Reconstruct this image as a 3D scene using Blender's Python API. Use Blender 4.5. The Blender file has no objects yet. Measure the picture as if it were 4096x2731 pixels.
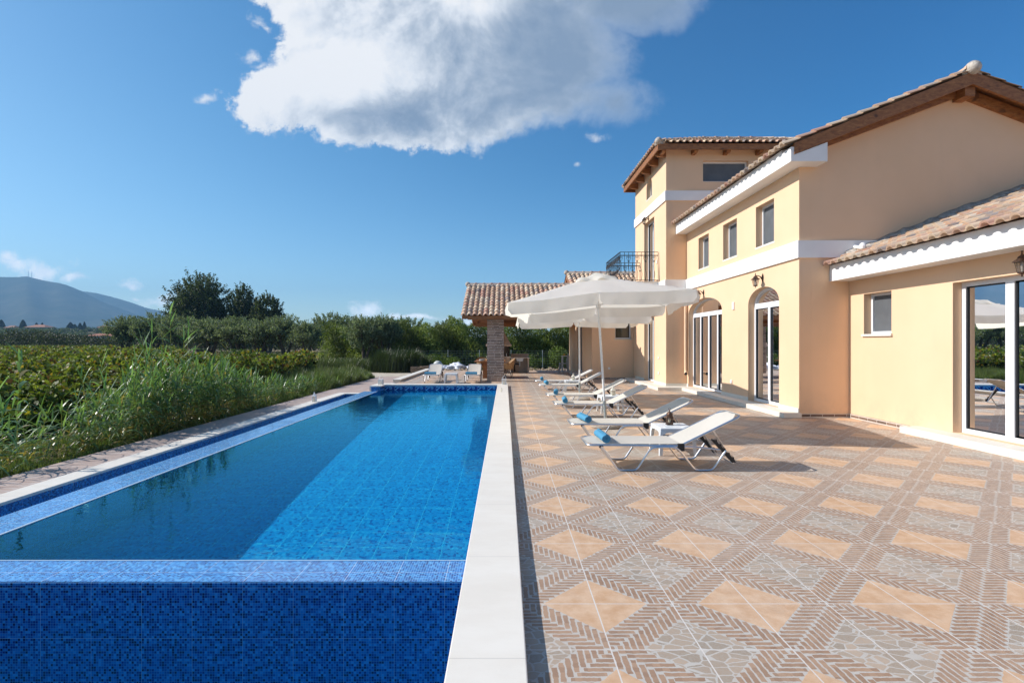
import bpy, bmesh, math, random
import numpy as np
from mathutils import Vector, Matrix
from mathutils.geometry import tessellate_polygon
R = math.radians
rng = np.random.default_rng(7)
random.seed(7)
scene = bpy.context.scene
COL = scene.collection
PI = math.pi
EYE = 1.52; F = 2059.0          # eye height, focal length in source pixels

# ------------------------------------------------------------------ node helpers
class E:
    """a shader value with arithmetic"""
    def __init__(s, nt, sock): s.nt = nt; s.k = sock
    def m(s, op, o=None, c=None):
        n = s.nt.nodes.new('ShaderNodeMath'); n.operation = op
        s.nt.links.new(s.k, n.inputs[0])
        for i, q in ((1, o), (2, c)):
            if q is None: continue
            if isinstance(q, E): s.nt.links.new(q.k, n.inputs[i])
            else: n.inputs[i].default_value = q
        return E(s.nt, n.outputs[0])
    def __add__(s, o): return s.m('ADD', o)
    def __radd__(s, o): return s.m('ADD', o)
    def __sub__(s, o): return s.m('SUBTRACT', o)
    def __rsub__(s, o): return (s * -1.0) + o
    def __mul__(s, o): return s.m('MULTIPLY', o)
    def __rmul__(s, o): return s.m('MULTIPLY', o)
    def __truediv__(s, o): return s.m('DIVIDE', o)
    def floor(s): return s.m('FLOOR')
    def fr(s): return s.m('FRACT')
    def abs(s): return s.m('ABSOLUTE')
    def sqrt(s): return s.m('SQRT')
    def lt(s, o): return s.m('LESS_THAN', o)
    def gt(s, o): return s.m('GREATER_THAN', o)
    def mn(s, o): return s.m('MINIMUM', o)
    def mx(s, o): return s.m('MAXIMUM', o)
    def clamp(s): return s.mx(0.0).mn(1.0)
    def between(s, a, b): return s.gt(a) * s.lt(b)
    def smooth(s, a, b):
        n = s.nt.nodes.new('ShaderNodeMapRange'); n.interpolation_type = 'SMOOTHSTEP'
        s.nt.links.new(s.k, n.inputs[0]); n.inputs[1].default_value = a; n.inputs[2].default_value = b
        return E(s.nt, n.outputs[0])

def lk(nt, a, b):
    if isinstance(a, E): a = a.k
    nt.links.new(a, b)
def mixc(nt, f, a, b, mode='MIX'):
    n = nt.nodes.new('ShaderNodeMix'); n.data_type = 'RGBA'; n.blend_type = mode
    for i, q in ((0, f), (6, a), (7, b)):
        if isinstance(q, E): nt.links.new(q.k, n.inputs[i])
        elif isinstance(q, (int, float)): n.inputs[i].default_value = q
        elif isinstance(q, (tuple, list)): n.inputs[i].default_value = (*q[:3], 1)
        else: nt.links.new(q, n.inputs[i])
    return n.outputs[2]
def noise(nt, vec, scale, detail=3, rough=.5, out=0, dim='3D', dist=0):
    n = nt.nodes.new('ShaderNodeTexNoise'); n.noise_dimensions = dim
    n.inputs['Scale'].default_value = scale; n.inputs['Detail'].default_value = detail
    n.inputs['Roughness'].default_value = rough; n.inputs['Distortion'].default_value = dist
    if vec is not None: lk(nt, vec, n.inputs['Vector'])
    return E(nt, n.outputs[out])
def comb(nt, x, y, z):
    n = nt.nodes.new('ShaderNodeCombineXYZ')
    for i, q in enumerate((x, y, z)):
        if isinstance(q, E): nt.links.new(q.k, n.inputs[i])
        else: n.inputs[i].default_value = q
    return E(nt, n.outputs[0])
def white(nt, vec):
    n = nt.nodes.new('ShaderNodeTexWhiteNoise'); n.noise_dimensions = '3D'; lk(nt, vec, n.inputs['Vector'])
    return E(nt, n.outputs['Value'])
def ramp(nt, f, stops, const=False):
    n = nt.nodes.new('ShaderNodeValToRGB'); lk(nt, f, n.inputs[0])
    cr = n.color_ramp; cr.interpolation = 'CONSTANT' if const else 'LINEAR'
    while len(cr.elements) < len(stops): cr.elements.new(.5)
    for e, (p, c) in zip(cr.elements, stops): e.position = p; e.color = (*c, 1)
    return n.outputs[0]
def newmat(name):
    m = bpy.data.materials.new(name); m.use_nodes = True
    nt = m.node_tree; b = nt.nodes['Principled BSDF']
    return m, nt, b
def pos(nt):
    g = nt.nodes.new('ShaderNodeNewGeometry'); s = nt.nodes.new('ShaderNodeSeparateXYZ')
    nt.links.new(g.outputs['Position'], s.inputs[0])
    return E(nt, g.outputs['Position']), E(nt, s.outputs[0]), E(nt, s.outputs[1]), E(nt, s.outputs[2])
def objco(nt):
    g = nt.nodes.new('ShaderNodeTexCoord'); s = nt.nodes.new('ShaderNodeSeparateXYZ')
    nt.links.new(g.outputs['Object'], s.inputs[0])
    return E(nt, g.outputs['Object']), E(nt, s.outputs[0]), E(nt, s.outputs[1]), E(nt, s.outputs[2])
def bump(nt, b, h, strength=.3, dist=.01):
    n = nt.nodes.new('ShaderNodeBump'); n.inputs['Strength'].default_value = strength
    n.inputs['Distance'].default_value = dist; lk(nt, h, n.inputs['Height']); nt.links.new(n.outputs[0], b.inputs['Normal'])
def setc(b, c): b.inputs['Base Color'].default_value = (*c, 1)

def simple(name, c, rough=.5, metal=0, nscale=None, namp=.15, bscale=None, bstr=.2, bdist=.005, spec=.5, world=False):
    m, nt, b = newmat(name); setc(b, c)
    b.inputs['Roughness'].default_value = rough; b.inputs['Metallic'].default_value = metal
    b.inputs['Specular IOR Level'].default_value = spec
    P = (pos(nt) if world else objco(nt))[0]
    if nscale:
        n = noise(nt, P, nscale, 4, .6)
        col = mixc(nt, n.smooth(.3, .7), tuple(x*(1-namp) for x in c), tuple(min(1, x*(1+namp)) for x in c))
        nt.links.new(col, b.inputs['Base Color'])
    if bscale: bump(nt, b, noise(nt, P, bscale, 3, .6), bstr, bdist)
    return m

M = {}
# stucco: cream paint, slightly uneven, with faint rain streaks of dirt
def stucco():
    m, nt, b = newmat('cream_stucco'); P, x, y, z = pos(nt)
    n = noise(nt, P, .9, 4, .6).smooth(.3, .75)
    c = mixc(nt, n, (.79, .542, .348), (.84, .577, .378))
    st = noise(nt, comb(nt, x*6.0, y*6.0, z*.5), 1.0, 4, .6).smooth(.55, .8)
    c = mixc(nt, st*.12, c, (.60, .46, .32))
    dirt = (1.0 - z.smooth(.05, .75))*noise(nt, P, 4, 5, .7).smooth(.35, .8); c = mixc(nt, dirt*.35, c, (.50, .38, .27))
    nt.links.new(c, b.inputs['Base Color']); b.inputs['Roughness'].default_value = .88
    b.inputs['Specular IOR Level'].default_value = .2
    h = noise(nt, P, 90, 3, .7) + noise(nt, P, 2.2, 2, .5)*1.6
    bump(nt, b, h, .35, .004)
    return m
M['stucco'] = stucco()
M['trim'] = simple('white_render', (.84, .83, .81), .8, nscale=1.5, namp=.04, bscale=60, bstr=.2, bdist=.003, world=True)
M['alu_white'] = simple('white_lacquered_frame', (.80, .81, .82), .35)
M['gasket'] = simple('black_gasket', (.012, .012, .014), .5)
M['plastic'] = simple('white_plastic', (.74, .78, .80), .35, bscale=120, bstr=.05)
M['alu'] = simple('brushed_aluminium', (.72, .73, .75), .32, 1.0, nscale=14, namp=.08)
M['black'] = simple('black_plastic', (.015, .015, .016), .5)
M['iron'] = simple('dark_wrought_iron', (.018, .018, .02), .5, .3, nscale=20, namp=.3)
M['bronze'] = simple('antique_bronze', (.11, .065, .045), .45, .75, nscale=30, namp=.5)
M['lampglass'] = simple('lamp_glass', (.5, .46, .42), .15)
M['white_metal'] = simple('white_painted_metal', (.78, .78, .76), .5, nscale=20, namp=.06)
M['cream_metal'] = simple('cream_painted_metal', (.78, .74, .62), .5, nscale=20, namp=.06)
M['candle'] = simple('candle_wax', (.75, .68, .5), .5)
M['concrete'] = simple('pebble_concrete', (.42, .37, .31), .9, nscale=60, namp=.4, bscale=90, bstr=.8, bdist=.01)
M['galv'] = simple('galvanised_steel', (.42, .46, .45), .45, .8, nscale=25, namp=.15)
M['interior'] = simple('interior_plaster', (.55, .48, .38), .9)
M['room_floor'] = simple('room_floor', (.35, .28, .22), .4)
M['blind'] = simple('insect_screen', (.115, .125, .135), .55, nscale=3, namp=.12)
M['curtain'] = simple('brown_curtain', (.33, .28, .20), .9, nscale=2, namp=.1)
M['grey_chair'] = simple('grey_paint', (.42, .43, .45), .5)
M['yellow'] = simple('yellow_plastic', (.7, .45, .03), .4)
M['plaster'] = simple('barbecue_plaster', (.62, .50, .40), .9, nscale=6, namp=.08, bscale=50)
M['soot'] = simple('sooty_firebrick', (.05, .04, .035), .9, nscale=8, namp=.4)
M['pipe_grey'] = simple('dark_pipe', (.03, .03, .03), .5)
M['socket'] = simple('switch_plate', (.80, .80, .80), .4)
M['bag'] = simple('plastic_sacks', (.62, .64, .70), .45, nscale=7, namp=.35)
M['rock'] = simple('rubble_stone', (.34, .26, .18), .95, nscale=5, namp=.45, bscale=25, bstr=.6, bdist=.02)
M['boulder'] = simple('pale_tank', (.52, .54, .50), .6, nscale=5, namp=.12)
M['crate'] = simple('weathered_wood', (.24, .17, .115), .9, nscale=8, namp=.3)
M['cyp'] = None

def marble():
    m, nt, b = newmat('white_marble_coping'); P, x, y, z = pos(nt)
    n = noise(nt, comb(nt, x*1.2, y*3.0, z*3.0), 1.6, 5, .65).smooth(.3, .75)
    c = mixc(nt, n, (.74, .685, .59), (.79, .745, .655))
    st = noise(nt, P, 7, 5, .7).smooth(.66, .8)
    c = mixc(nt, st*.35, c, (.58, .53, .47))
    j = ((y - 2.35)/1.12).fr(); jl = j.lt(.006)
    j2 = ((x + .3)/1.12).fr().lt(.004)
    g = nt.nodes.new('ShaderNodeNewGeometry')
    sm_ = noise(nt, P, 1.3, 6, .7).smooth(.5, .75); c = mixc(nt, sm_*.18, c, (.56, .50, .42)); c = mixc(nt, jl*.42, c, (.40, .37, .33))
    nt.links.new(c, b.inputs['Base Color']); b.inputs['Roughness'].default_value = .5
    b.inputs['Specular IOR Level'].default_value = .35
    bump(nt, b, noise(nt, P, 30, 4, .6), .08, .003)
    return m
M['marble'] = marble()

def wood():
    m, nt, b = newmat('stained_pine'); P, x, y, z = pos(nt)
    n1 = noise(nt, comb(nt, x*3.0, y*3.0, z*9.0), 2.4, 5, .65, dist=.6)
    c = ramp(nt, n1, [(.25, (.13, .045, .013)), (.5, (.29, .115, .034)), (.75, (.44, .195, .062))])
    kn = noise(nt, P, 3.3, 2, .5).smooth(.68, .75)
    c = mixc(nt, kn*.7, c, (.05, .018, .008))
    nt.links.new(c, b.inputs['Base Color']); b.inputs['Roughness'].default_value = .55
    bump(nt, b, n1, .2, .004)
    return m
M['wood'] = wood()

def tilemat():
    m, nt, b = newmat('clay_roof_tile'); P, x, y, z = pos(nt)
    a = nt.nodes.new('ShaderNodeAttribute'); a.attribute_name = 'tint'
    n = noise(nt, P, 6, 5, .7).smooth(.25, .8)
    c = mixc(nt, n*.5, a.outputs['Color'], mixc(nt, .5, a.outputs['Color'], (.50, .40, .30)))
    n2 = noise(nt, P, 17, 4, .7).smooth(.62, .76)
    c = mixc(nt, n2*.55, c, (.16, .13, .11))
    nt.links.new(c, b.inputs['Base Color']); b.inputs['Roughness'].default_value = .85
    b.inputs['Specular IOR Level'].default_value = .25
    bump(nt, b, noise(nt, P, 60, 3, .6), .3, .004)
    return m
M['tile'] = tilemat()
M['mortar'] = simple('ridge_mortar', (.47, .42, .36), .95, nscale=9, namp=.3, bscale=30, bstr=.7, bdist=.02, world=True)

def mosaic(name, ax, wet_lit=False):
    """20 mm glass mosaic in 0.33 m sheets; ax picks the two world axes of the face"""
    m, nt, b = newmat(name); P, x, y, z = pos(nt)
    u, v = {'xy': (x, y), 'xz': (x, z), 'yz': (y, z)}[ax]
    s = .0171
    uu = (u + 50.0)/s; vv = (v + 50.07)/s
    r = white(nt, comb(nt, uu.floor(), vv.floor(), 3.0))
    c = ramp(nt, r, [(0, (.002, .008, .07)), (.14, (.005, .04, .22)), (.32, (.012, .11, .37)), (.58, (.028, .23, .56)), (.90, (.06, .36, .70))], True)
    if wet_lit: c = ramp(nt, r, [(0, (.005, .03, .20)), (.15, (.014, .10, .38)), (.40, (.03, .20, .56)), (.72, (.07, .33, .70)), (.93, (.14, .43, .78))], True)  # wet wall tops: paler colours carry painted sunlight and sky sheen
    g = uu.fr().lt(.13).mx(vv.fr().lt(.13))
    sh = (uu/20.0).fr().lt(.010).mx((vv/20.0).fr().lt(.010))
    c = mixc(nt, g, c, (.20, .46, .74) if wet_lit else (.10, .30, .50)); c = mixc(nt, sh, c, (.55, .68, .80) if wet_lit else (.30, .46, .58))
    if wet_lit: b.inputs['Coat Weight'].default_value = .2; b.inputs['Coat Roughness'].default_value = .06
    big = noise(nt, P, 1.1, 3, .6).smooth(.3, .7)
    c = mixc(nt, big*.18, c, (.02, .14, .33))
    nt.links.new(c, b.inputs['Base Color'])
    rr = mixc(nt, g, (.16, .16, .16), (.7, .7, .7)); nt.links.new(rr, b.inputs['Roughness'])
    b.inputs['Specular IOR Level'].default_value = .6
    bump(nt, b, 1.0 - g, .25, .002)
    return m
for a in ('xy', 'xz', 'yz'): M['mos_'+a] = mosaic('blue_glass_mosaic_'+a, a)
M['mos_wet_lit'] = mosaic('wet_lit_overflow_mosaic', 'xy', True)
def floor_mosaic():
    m, nt, b = newmat('pool_floor_mosaic'); P, x, y, z = pos(nt)
    s = .0171*1.5
    uu = (x + 50.0)/s; vv = (y + 50.07)/s
    r = white(nt, comb(nt, uu.floor(), vv.floor(), 3.0))
    c = ramp(nt, r, [(0, (.02, .12, .42)), (.15, (.035, .27, .61)), (.45, (.05, .36, .70)), (.85, (.09, .46, .77))], True)
    g = uu.fr().lt(.12).mx(vv.fr().lt(.12)); sh = (uu/13.0).fr().lt(.025).mx((vv/13.0).fr().lt(.025))
    c = mixc(nt, g*.28, c, (.22, .6, .8)); c = mixc(nt, sh*.8, c, (.40, .72, .85))
    nt.links.new(c, b.inputs['Base Color']); b.inputs['Roughness'].default_value = .4
    return m
M['pool_floor'] = floor_mosaic()

def water(name='pool_water', amp=1.0):
    m = bpy.data.materials.new(name); m.use_nodes = True; nt = m.node_tree
    nt.nodes.clear(); o = nt.nodes.new('ShaderNodeOutputMaterial'); g = nt.nodes.new('ShaderNodeBsdfGlass')
    g.inputs['Color'].default_value = (.28, .90, 1.0, 1); g.inputs['Roughness'].default_value = 0; g.inputs['IOR'].default_value = 1.33
    P, x, y, z = pos(nt)
    h = noise(nt, comb(nt, x*1.0, y*1.5, z), 3.2, 3, .55) + noise(nt, P, 13, 2, .5)*.22
    bn = nt.nodes.new('ShaderNodeBump'); bn.inputs['Strength'].default_value = .28*amp; bn.inputs['Distance'].default_value = .012
    lk(nt, h, bn.inputs['Height']); nt.links.new(bn.outputs[0], g.inputs['Normal'])
    nt.links.new(g.outputs[0], o.inputs[0])
    return m
M['water'] = water()

def glass():
    m = bpy.data.materials.new('window_glass'); m.use_nodes = True; nt = m.node_tree
    nt.nodes.clear(); o = nt.nodes.new('ShaderNodeOutputMaterial')
    t = nt.nodes.new('ShaderNodeBsdfTransparent'); t.inputs[0].default_value = (.42, .45, .41, 1)
    g = nt.nodes.new('ShaderNodeBsdfGlossy'); g.inputs['Roughness'].default_value = .0
    g.inputs[0].default_value = (.95, .97, 1, 1)
    f = nt.nodes.new('ShaderNodeFresnel'); f.inputs[0].default_value = 1.52
    x = nt.nodes.new('ShaderNodeMixShader'); nt.links.new(f.outputs[0], x.inputs[0])
    nt.links.new(t.outputs[0], x.inputs[1]); nt.links.new(g.outputs[0], x.inputs[2]); nt.links.new(x.outputs[0], o.inputs[0])
    return m
M['glass'] = glass()

def fabric(name, c, tr, trc, bs=250, wr=0):
    m, nt, b = newmat(name); P = objco(nt)[0]
    setc(b, c); b.inputs['Roughness'].default_value = .85; b.inputs['Specular IOR Level'].default_value = .15
    n = noise(nt, P, 3, 4, .6).smooth(.3, .7)
    nt.links.new(mixc(nt, n, tuple(q*.93 for q in c), c), b.inputs['Base Color'])
    h = noise(nt, P, bs, 2, .5)
    if wr: h = h + noise(nt, P, 5, 3, .6, dist=1.5)*wr
    bump(nt, b, h, .3, .004)
    if tr:
        t = nt.nodes.new('ShaderNodeBsdfTranslucent'); t.inputs[0].default_value = (*trc, 1)
        x = nt.nodes.new('ShaderNodeMixShader'); x.inputs[0].default_value = tr
        nt.links.new(b.outputs[0], x.inputs[1]); nt.links.new(t.outputs[0], x.inputs[2])
        nt.links.new(x.outputs[0], nt.nodes['Material Output'].inputs[0])
    return m
M['canopy'] = fabric('ivory_parasol_fabric', (.89, .87, .82), .52, (.97, .91, .76), 300, 5)
M['sling'] = fabric('beige_mesh_sling', (.76, .715, .63), .25, (.6, .56, .48), 420)
M['towel'] = fabric('blue_terry_towel', (.085, .29, .45), 0, None, 110, .5)
M['wicker'] = simple('woven_rattan', (.40, .24, .11), .6, nscale=26, namp=.4, bscale=60, bstr=.8, bdist=.01)

def slipbrick():
    m, nt, b = newmat('thin_brick_cladding'); P, x, y, z = pos(nt)
    rr = z/.062; row = rr.floor()
    sh = white(nt, comb(nt, row, 1.0, 2.0))
    bu = (x + y)/.245 + sh
    col = white(nt, comb(nt, bu.floor(), row, 7.0))
    w = noise(nt, P, 18, 3, .6)*.16
    mort = (rr.fr() + w).lt(.40).mx((bu.fr()).lt(.05))
    n = noise(nt, comb(nt, x*4.0, y*4.0, z*16.0), 3, 4, .7)
    c = ramp(nt, col*.6 + n*.4, [(.2, (.12, .078, .055)), (.5, (.24, .155, .11)), (.8, (.38, .275, .21))])
    c = mixc(nt, mort, c, (.62, .55, .48))
    nt.links.new(c, b.inputs['Base Color']); b.inputs['Roughness'].default_value = .9
    bump(nt, b, (1.0 - mort) + n*.4, .8, .012)
    return m
M['slip'] = slipbrick()

def terrace():
    m, nt, b = newmat('patterned_terrace_tile'); P, x, y, z = pos(nt)
    T = .4505
    wob = noise(nt, P, 34, 2, .5); wob2 = noise(nt, P + comb(nt, 7.0, 3.0, 1.0) if False else P, 29, 2, .5)
    n_add = (wob - .5)*.03
    u0 = (x - .525)/T; v0 = (y - 3.003)/T
    u = u0 + n_add; v = v0 + (wob2 - .5)*.03
    def wrap(q): return q - ((q*.5 + .5).floor()*2.0)
    uw = wrap(u); vw = wrap(v); a = uw.abs(); bb = vw.abs()
    Pm = (uw*vw).gt(0.0)
    A = bb + (a - bb)*Pm; B = a + (bb - a)*Pm
    n = 13.0
    An = A*n; Bn = B*n
    s1 = (An.floor() + .5)/n + B; s2 = (Bn.floor() + .5)/n + A
    inner = s1.between(.70, 1.005)*An.fr().between(.13, .87)
    outer = s2.between(1.035, 1.345)*Bn.fr().between(.13, .87)*s1.gt(1.03)
    brick = inner.mx(outer)
    sm = a + bb
    orange = sm.lt(.672)
    rv = white(nt, comb(nt, (u*n).floor(), (v*n).floor(), 5.0))
    stain = noise(nt, P, 9, 4, .65).smooth(.25, .75); fine = noise(nt, P, 70, 3, .7)
    cb = mixc(nt, rv*.5 + fine*.5, (.235, .140, .088), (.46, .30, .195))
    # crazy paving: voronoi
    vo = nt.nodes.new('ShaderNodeTexVoronoi'); vo.feature = 'DISTANCE_TO_EDGE'; vo.inputs['Scale'].default_value = 1.0
    vc = nt.nodes.new('ShaderNodeTexVoronoi'); vc.feature = 'F1'; vc.inputs['Scale'].default_value = 1.0
    vec = comb(nt, u*5.2, v*8.5, 0.0)
    lk(nt, vec, vo.inputs['Vector']); lk(nt, vec, vc.inputs['Vector'])
    stone = sm.gt(1.375)*E(nt, vo.outputs['Distance']).gt(.052)
    cs = mixc(nt, E(nt, vc.outputs['Color']), (.28, .23, .175), (.48, .36, .26))
    cs = mixc(nt, fine.smooth(.35, .7)*.5, cs, (.38, .36, .31))
    co = mixc(nt, stain, (.53, .315, .17), (.67, .47, .31))
    co = mixc(nt, fine.smooth(.6, .8)*.35, co, (.72, .56, .40))
    c = mixc(nt, brick, (.50, .475, .425), cb)
    c = mixc(nt, stone, c, cs); c = mixc(nt, orange, c, co)
    j = ((u0 + .5).fr() - .5).abs().lt(.0078).mx(((v0 + .5).fr() - .5).abs().lt(.0066))
    c = mixc(nt, j, c, (.66, .63, .58))
    tv = white(nt, comb(nt, (u0*1.0).floor(), (v0*1.0).floor(), 9.0)); c = mixc(nt, (tv - .5).abs()*.22, c, (.66, .48, .34)); c = mixc(nt, noise(nt, P, 3.3, 6, .72).smooth(.48, .75)*.28, c, (.33, .25, .19))
    dust = noise(nt, P, .8, 5, .65).smooth(.45, .8)
    c = mixc(nt, dust*.20, c, (.60, .55, .49))
    bl = noise(nt, P, 11, 3, .75).smooth(.72, .80)
    c = mixc(nt, bl*.4, c, (.72, .70, .66))
    nt.links.new(c, b.inputs['Base Color'])
    rg = noise(nt, P, 5, 3, .6); lk(nt, rg*.25 + .42, b.inputs['Roughness'])
    b.inputs['Specular IOR Level'].default_value = .4
    bump(nt, b, brick.mx(stone).mx(orange) - j + fine*.3, .35, .003)
    return m
M['terrace'] = terrace()

def pathmat():
    m, nt, b = newmat('pool_path_slate_tile'); P, x, y, z = pos(nt)
    st = noise(nt, comb(nt, x*1.6, y*14.0, 0.0), 2.0, 4, .65)
    c = ramp(nt, st, [(.3, (.26, .165, .13)), (.5, (.42, .31, .255)), (.7, (.50, .44, .40))])
    br = ((y*9.0 + noise(nt, P, 3, 2)*1.6).fr()).lt(.16)
    c = mixc(nt, br*.5, c, (.5, .48, .45))
    j = (x/.45).fr().lt(.02).mx((y/.45).fr().lt(.018)); c = mixc(nt, j*.7, c, (.58, .55, .5))
    nt.links.new(c, b.inputs['Base Color']); b.inputs['Roughness'].default_value = .75
    bump(nt, b, st, .4, .006)
    return m
M['path'] = pathmat()
def soil():
    m, nt, b = newmat('field_soil'); P, x, y, z = pos(nt)
    n = noise(nt, P, .16, 6, .65); n2 = noise(nt, P, 2.5, 5, .7)
    c = ramp(nt, n*.6 + n2*.4, [(.32, (.055, .065, .025)), (.46, (.16, .13, .06)), (.58, (.25, .18, .10)), (.7, (.33, .25, .155))])
    nt.links.new(c, b.inputs['Base Color']); b.inputs['Roughness'].default_value = 1
    bump(nt, b, n2, .8, .08)
    return m
M['soil'] = soil()
M['gravel'] = simple('pale_gravel', (.50, .44, .34), .95, nscale=3, namp=.18, bscale=30, bstr=.7, bdist=.02, world=True)
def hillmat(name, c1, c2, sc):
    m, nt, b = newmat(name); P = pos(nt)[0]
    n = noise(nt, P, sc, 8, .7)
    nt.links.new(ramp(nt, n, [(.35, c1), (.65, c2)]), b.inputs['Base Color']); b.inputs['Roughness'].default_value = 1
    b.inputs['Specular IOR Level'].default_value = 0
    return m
M['mountain'] = hillmat('mountain_scrub', (.035, .05, .03), (.12, .115, .08), .006)
M['hill'] = hillmat('hillside_scrub', (.04, .05, .025), (.16, .14, .09), .03)
M['shadeveg'] = hillmat('painted_shade_green', (.012, .02, .006), (.035, .045, .012), 1.5)  # green darkened to paint in the shade beneath foliage

def leafmat(name, tr=.3, rough=.6, spec=.3):
    m, nt, b = newmat(name)
    a = nt.nodes.new('ShaderNodeAttribute'); a.attribute_name = 'tint'
    nt.links.new(a.outputs['Color'], b.inputs['Base Color'])
    b.inputs['Roughness'].default_value = rough; b.inputs['Specular IOR Level'].default_value = spec
    t = nt.nodes.new('ShaderNodeBsdfTranslucent')
    cc = mixc(nt, 1.0, a.outputs['Color'], (1.5, 1.6, .7), 'MULTIPLY'); nt.links.new(cc, t.inputs[0])
    x = nt.nodes.new('ShaderNodeMixShader'); x.inputs[0].default_value = tr
    nt.links.new(b.outputs[0], x.inputs[1]); nt.links.new(t.outputs[0], x.inputs[2])
    nt.links.new(x.outputs[0], nt.nodes['Material Output'].inputs[0])
    return m
M['leaf'] = leafmat('foliage'); M['reed'] = leafmat('reed_blades', .35, .38, .5)
M['bark'] = simple('olive_bark', (.10, .08, .06), .95, nscale=7, namp=.4, bscale=14, bstr=.8, bdist=.03)

# ------------------------------------------------------------------ mesh helpers
class MB:
    def __init__(s): s.v = []; s.f = []; s.t = []; s.off = Vector((0, 0, 0))
    def add(s, vs, fs, tint=None):
        n = len(s.v); s.v += [tuple(p) for p in vs]; s.f += [tuple(i+n for i in f) for f in fs]
        if tint is not None: s.t += [tint]*len(fs)
        return s
    def box(s, x0, x1, y0, y1, z0, z1, bev=0):
        if bev:
            bm = bmesh.new(); bmesh.ops.create_cube(bm, size=1)
            for v in bm.verts: v.co = Vector(((x0+x1)/2+v.co.x*(x1-x0), (y0+y1)/2+v.co.y*(y1-y0), (z0+z1)/2+v.co.z*(z1-z0)))
            bmesh.ops.bevel(bm, geom=bm.edges[:], offset=bev, segments=2, affect='EDGES', profile=.5)
            bm.verts.index_update(); s.add([v.co for v in bm.verts], [[v.index for v in f.verts] for f in bm.faces]); bm.free()
            return s
        return s.add([(x0,y0,z0),(x1,y0,z0),(x1,y1,z0),(x0,y1,z0),(x0,y0,z1),(x1,y0,z1),(x1,y1,z1),(x0,y1,z1)],
                     [(0,3,2,1),(4,5,6,7),(0,1,5,4),(1,2,6,5),(2,3,7,6),(3,0,4,7)])
    def prism(s, poly, axis, a, b):
        """poly of 2D points extruded along axis between a and b"""
        def P(p, q): return {'x': (q, p[0], p[1]), 'y': (p[0], q, p[1]), 'z': (p[0], p[1], q)}[axis]
        n = len(poly); vs = [P(p, a) for p in poly] + [P(p, b) for p in poly]
        tri = tessellate_polygon([[Vector((p[0], p[1], 0)) for p in poly]])
        fs = [tuple(t) for t in tri] + [tuple(i+n for i in reversed(t)) for t in tri] + [(i, (i+1) % n, n+(i+1) % n, n+i) for i in range(n)]
        return s.add(vs, fs)
    def bar(s, p, q, w, h=None, up=(0, 0, 1)):
        h = h or w; p = Vector(p); q = Vector(q); d = (q-p).normalized(); u = Vector(up)
        if abs(d.dot(u)) > .99: u = Vector((1, 0, 0))
        sx = d.cross(u).normalized(); u = sx.cross(d).normalized()
        vs = [c + sx*a*w/2 + u*b*h/2 for c in (p, q) for a, b in ((-1,-1),(1,-1),(1,1),(-1,1))]
        return s.add(vs, [(0,3,2,1),(4,5,6,7),(0,1,5,4),(1,2,6,5),(2,3,7,6),(3,0,4,7)])
    def tube(s, pts, r, n=8, cap=True, closed=False):
        pts = [Vector(p) for p in pts]; N = len(pts)
        rs = r if isinstance(r, (list, tuple)) else [r]*N
        rings = []; up = None
        for i, p in enumerate(pts):
            if closed: d = pts[(i+1) % N]-pts[i-1]
            else: d = pts[min(i+1, N-1)]-pts[max(i-1, 0)]
            d = d.normalized() if d.length > 1e-9 else Vector((0, 0, 1))
            if up is None:
                up = Vector((0, 0, 1)) if abs(d.z) < .9 else Vector((1, 0, 0))
            sx = d.cross(up)
            if sx.length < 1e-4: sx = d.cross(Vector((1, 0, 0)))
            sx.normalize(); up = sx.cross(d).normalized()
            rings.append([p + (sx*math.cos(2*PI*k/n) + up*math.sin(2*PI*k/n))*rs[i] for k in range(n)])
        vs = [v for g in rings for v in g]; fs = []
        for i in range(N if closed else N-1):
            j = (i+1) % N
            for k in range(n): fs.append((i*n+k, i*n+(k+1) % n, j*n+(k+1) % n, j*n+k))
        if cap and not closed: fs += [tuple(range(n))[::-1], tuple((N-1)*n+k for k in range(n))]
        return s.add(vs, fs)
    def lathe(s, prof, c=(0, 0, 0), n=16, squash=1.0, rot=0):
        vs = []; fs = []
        for r, z in prof:
            for k in range(n):
                a = 2*PI*(k+.5)/n+rot; vs.append((c[0]+r*math.cos(a), c[1]+r*math.sin(a)*squash, c[2]+z))
        for i in range(len(prof)-1):
            for k in range(n): fs.append((i*n+k, i*n+(k+1) % n, (i+1)*n+(k+1) % n, (i+1)*n+k))
        fs.append(tuple(range(n))[::-1]); fs.append(tuple((len(prof)-1)*n+k for k in range(n)))
        return s.add(vs, fs)
    def quad(s, *p): return s.add(p, [tuple(range(len(p)))])
    def build(s, name, mat, parent=None, smooth=False, world=True):
        me = bpy.data.meshes.new(name)
        off = Vector((0, 0, 0))
        if parent is not None and world:
            q = parent
            while q is not None: off += Vector(q.location); q = q.parent
        me.from_pydata([(v[0]-off[0], v[1]-off[1], v[2]-off[2]) for v in s.v], [], s.f)
        if s.t and len(s.t) == len(s.f):
            at = me.attributes.new('tint', 'FLOAT_COLOR', 'FACE')
            at.data.foreach_set('color', np.array([(*t[:3], 1) for t in s.t], dtype=np.float32).ravel())
        me.materials.append(mat if not isinstance(mat, str) else M[mat])
        if smooth:
            me.polygons.foreach_set('use_smooth', [True]*len(me.polygons))
        me.update()
        o = bpy.data.objects.new(name, me); COL.objects.link(o)
        if smooth and smooth != 'all':
            try: me.set_sharp_from_angle(angle=R(40))
            except Exception: pass
        if parent is not None: o.parent = parent
        return o
def thing(name, label, cat, loc=(0, 0, 0), rotz=0, group=None):
    o = bpy.data.objects.new(name, None); COL.objects.link(o); o.empty_display_size = .2
    o.location = loc; o.rotation_euler = (0, 0, rotz); o['label'] = label; o['category'] = cat
    if group: o['group'] = group
    return o
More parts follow.
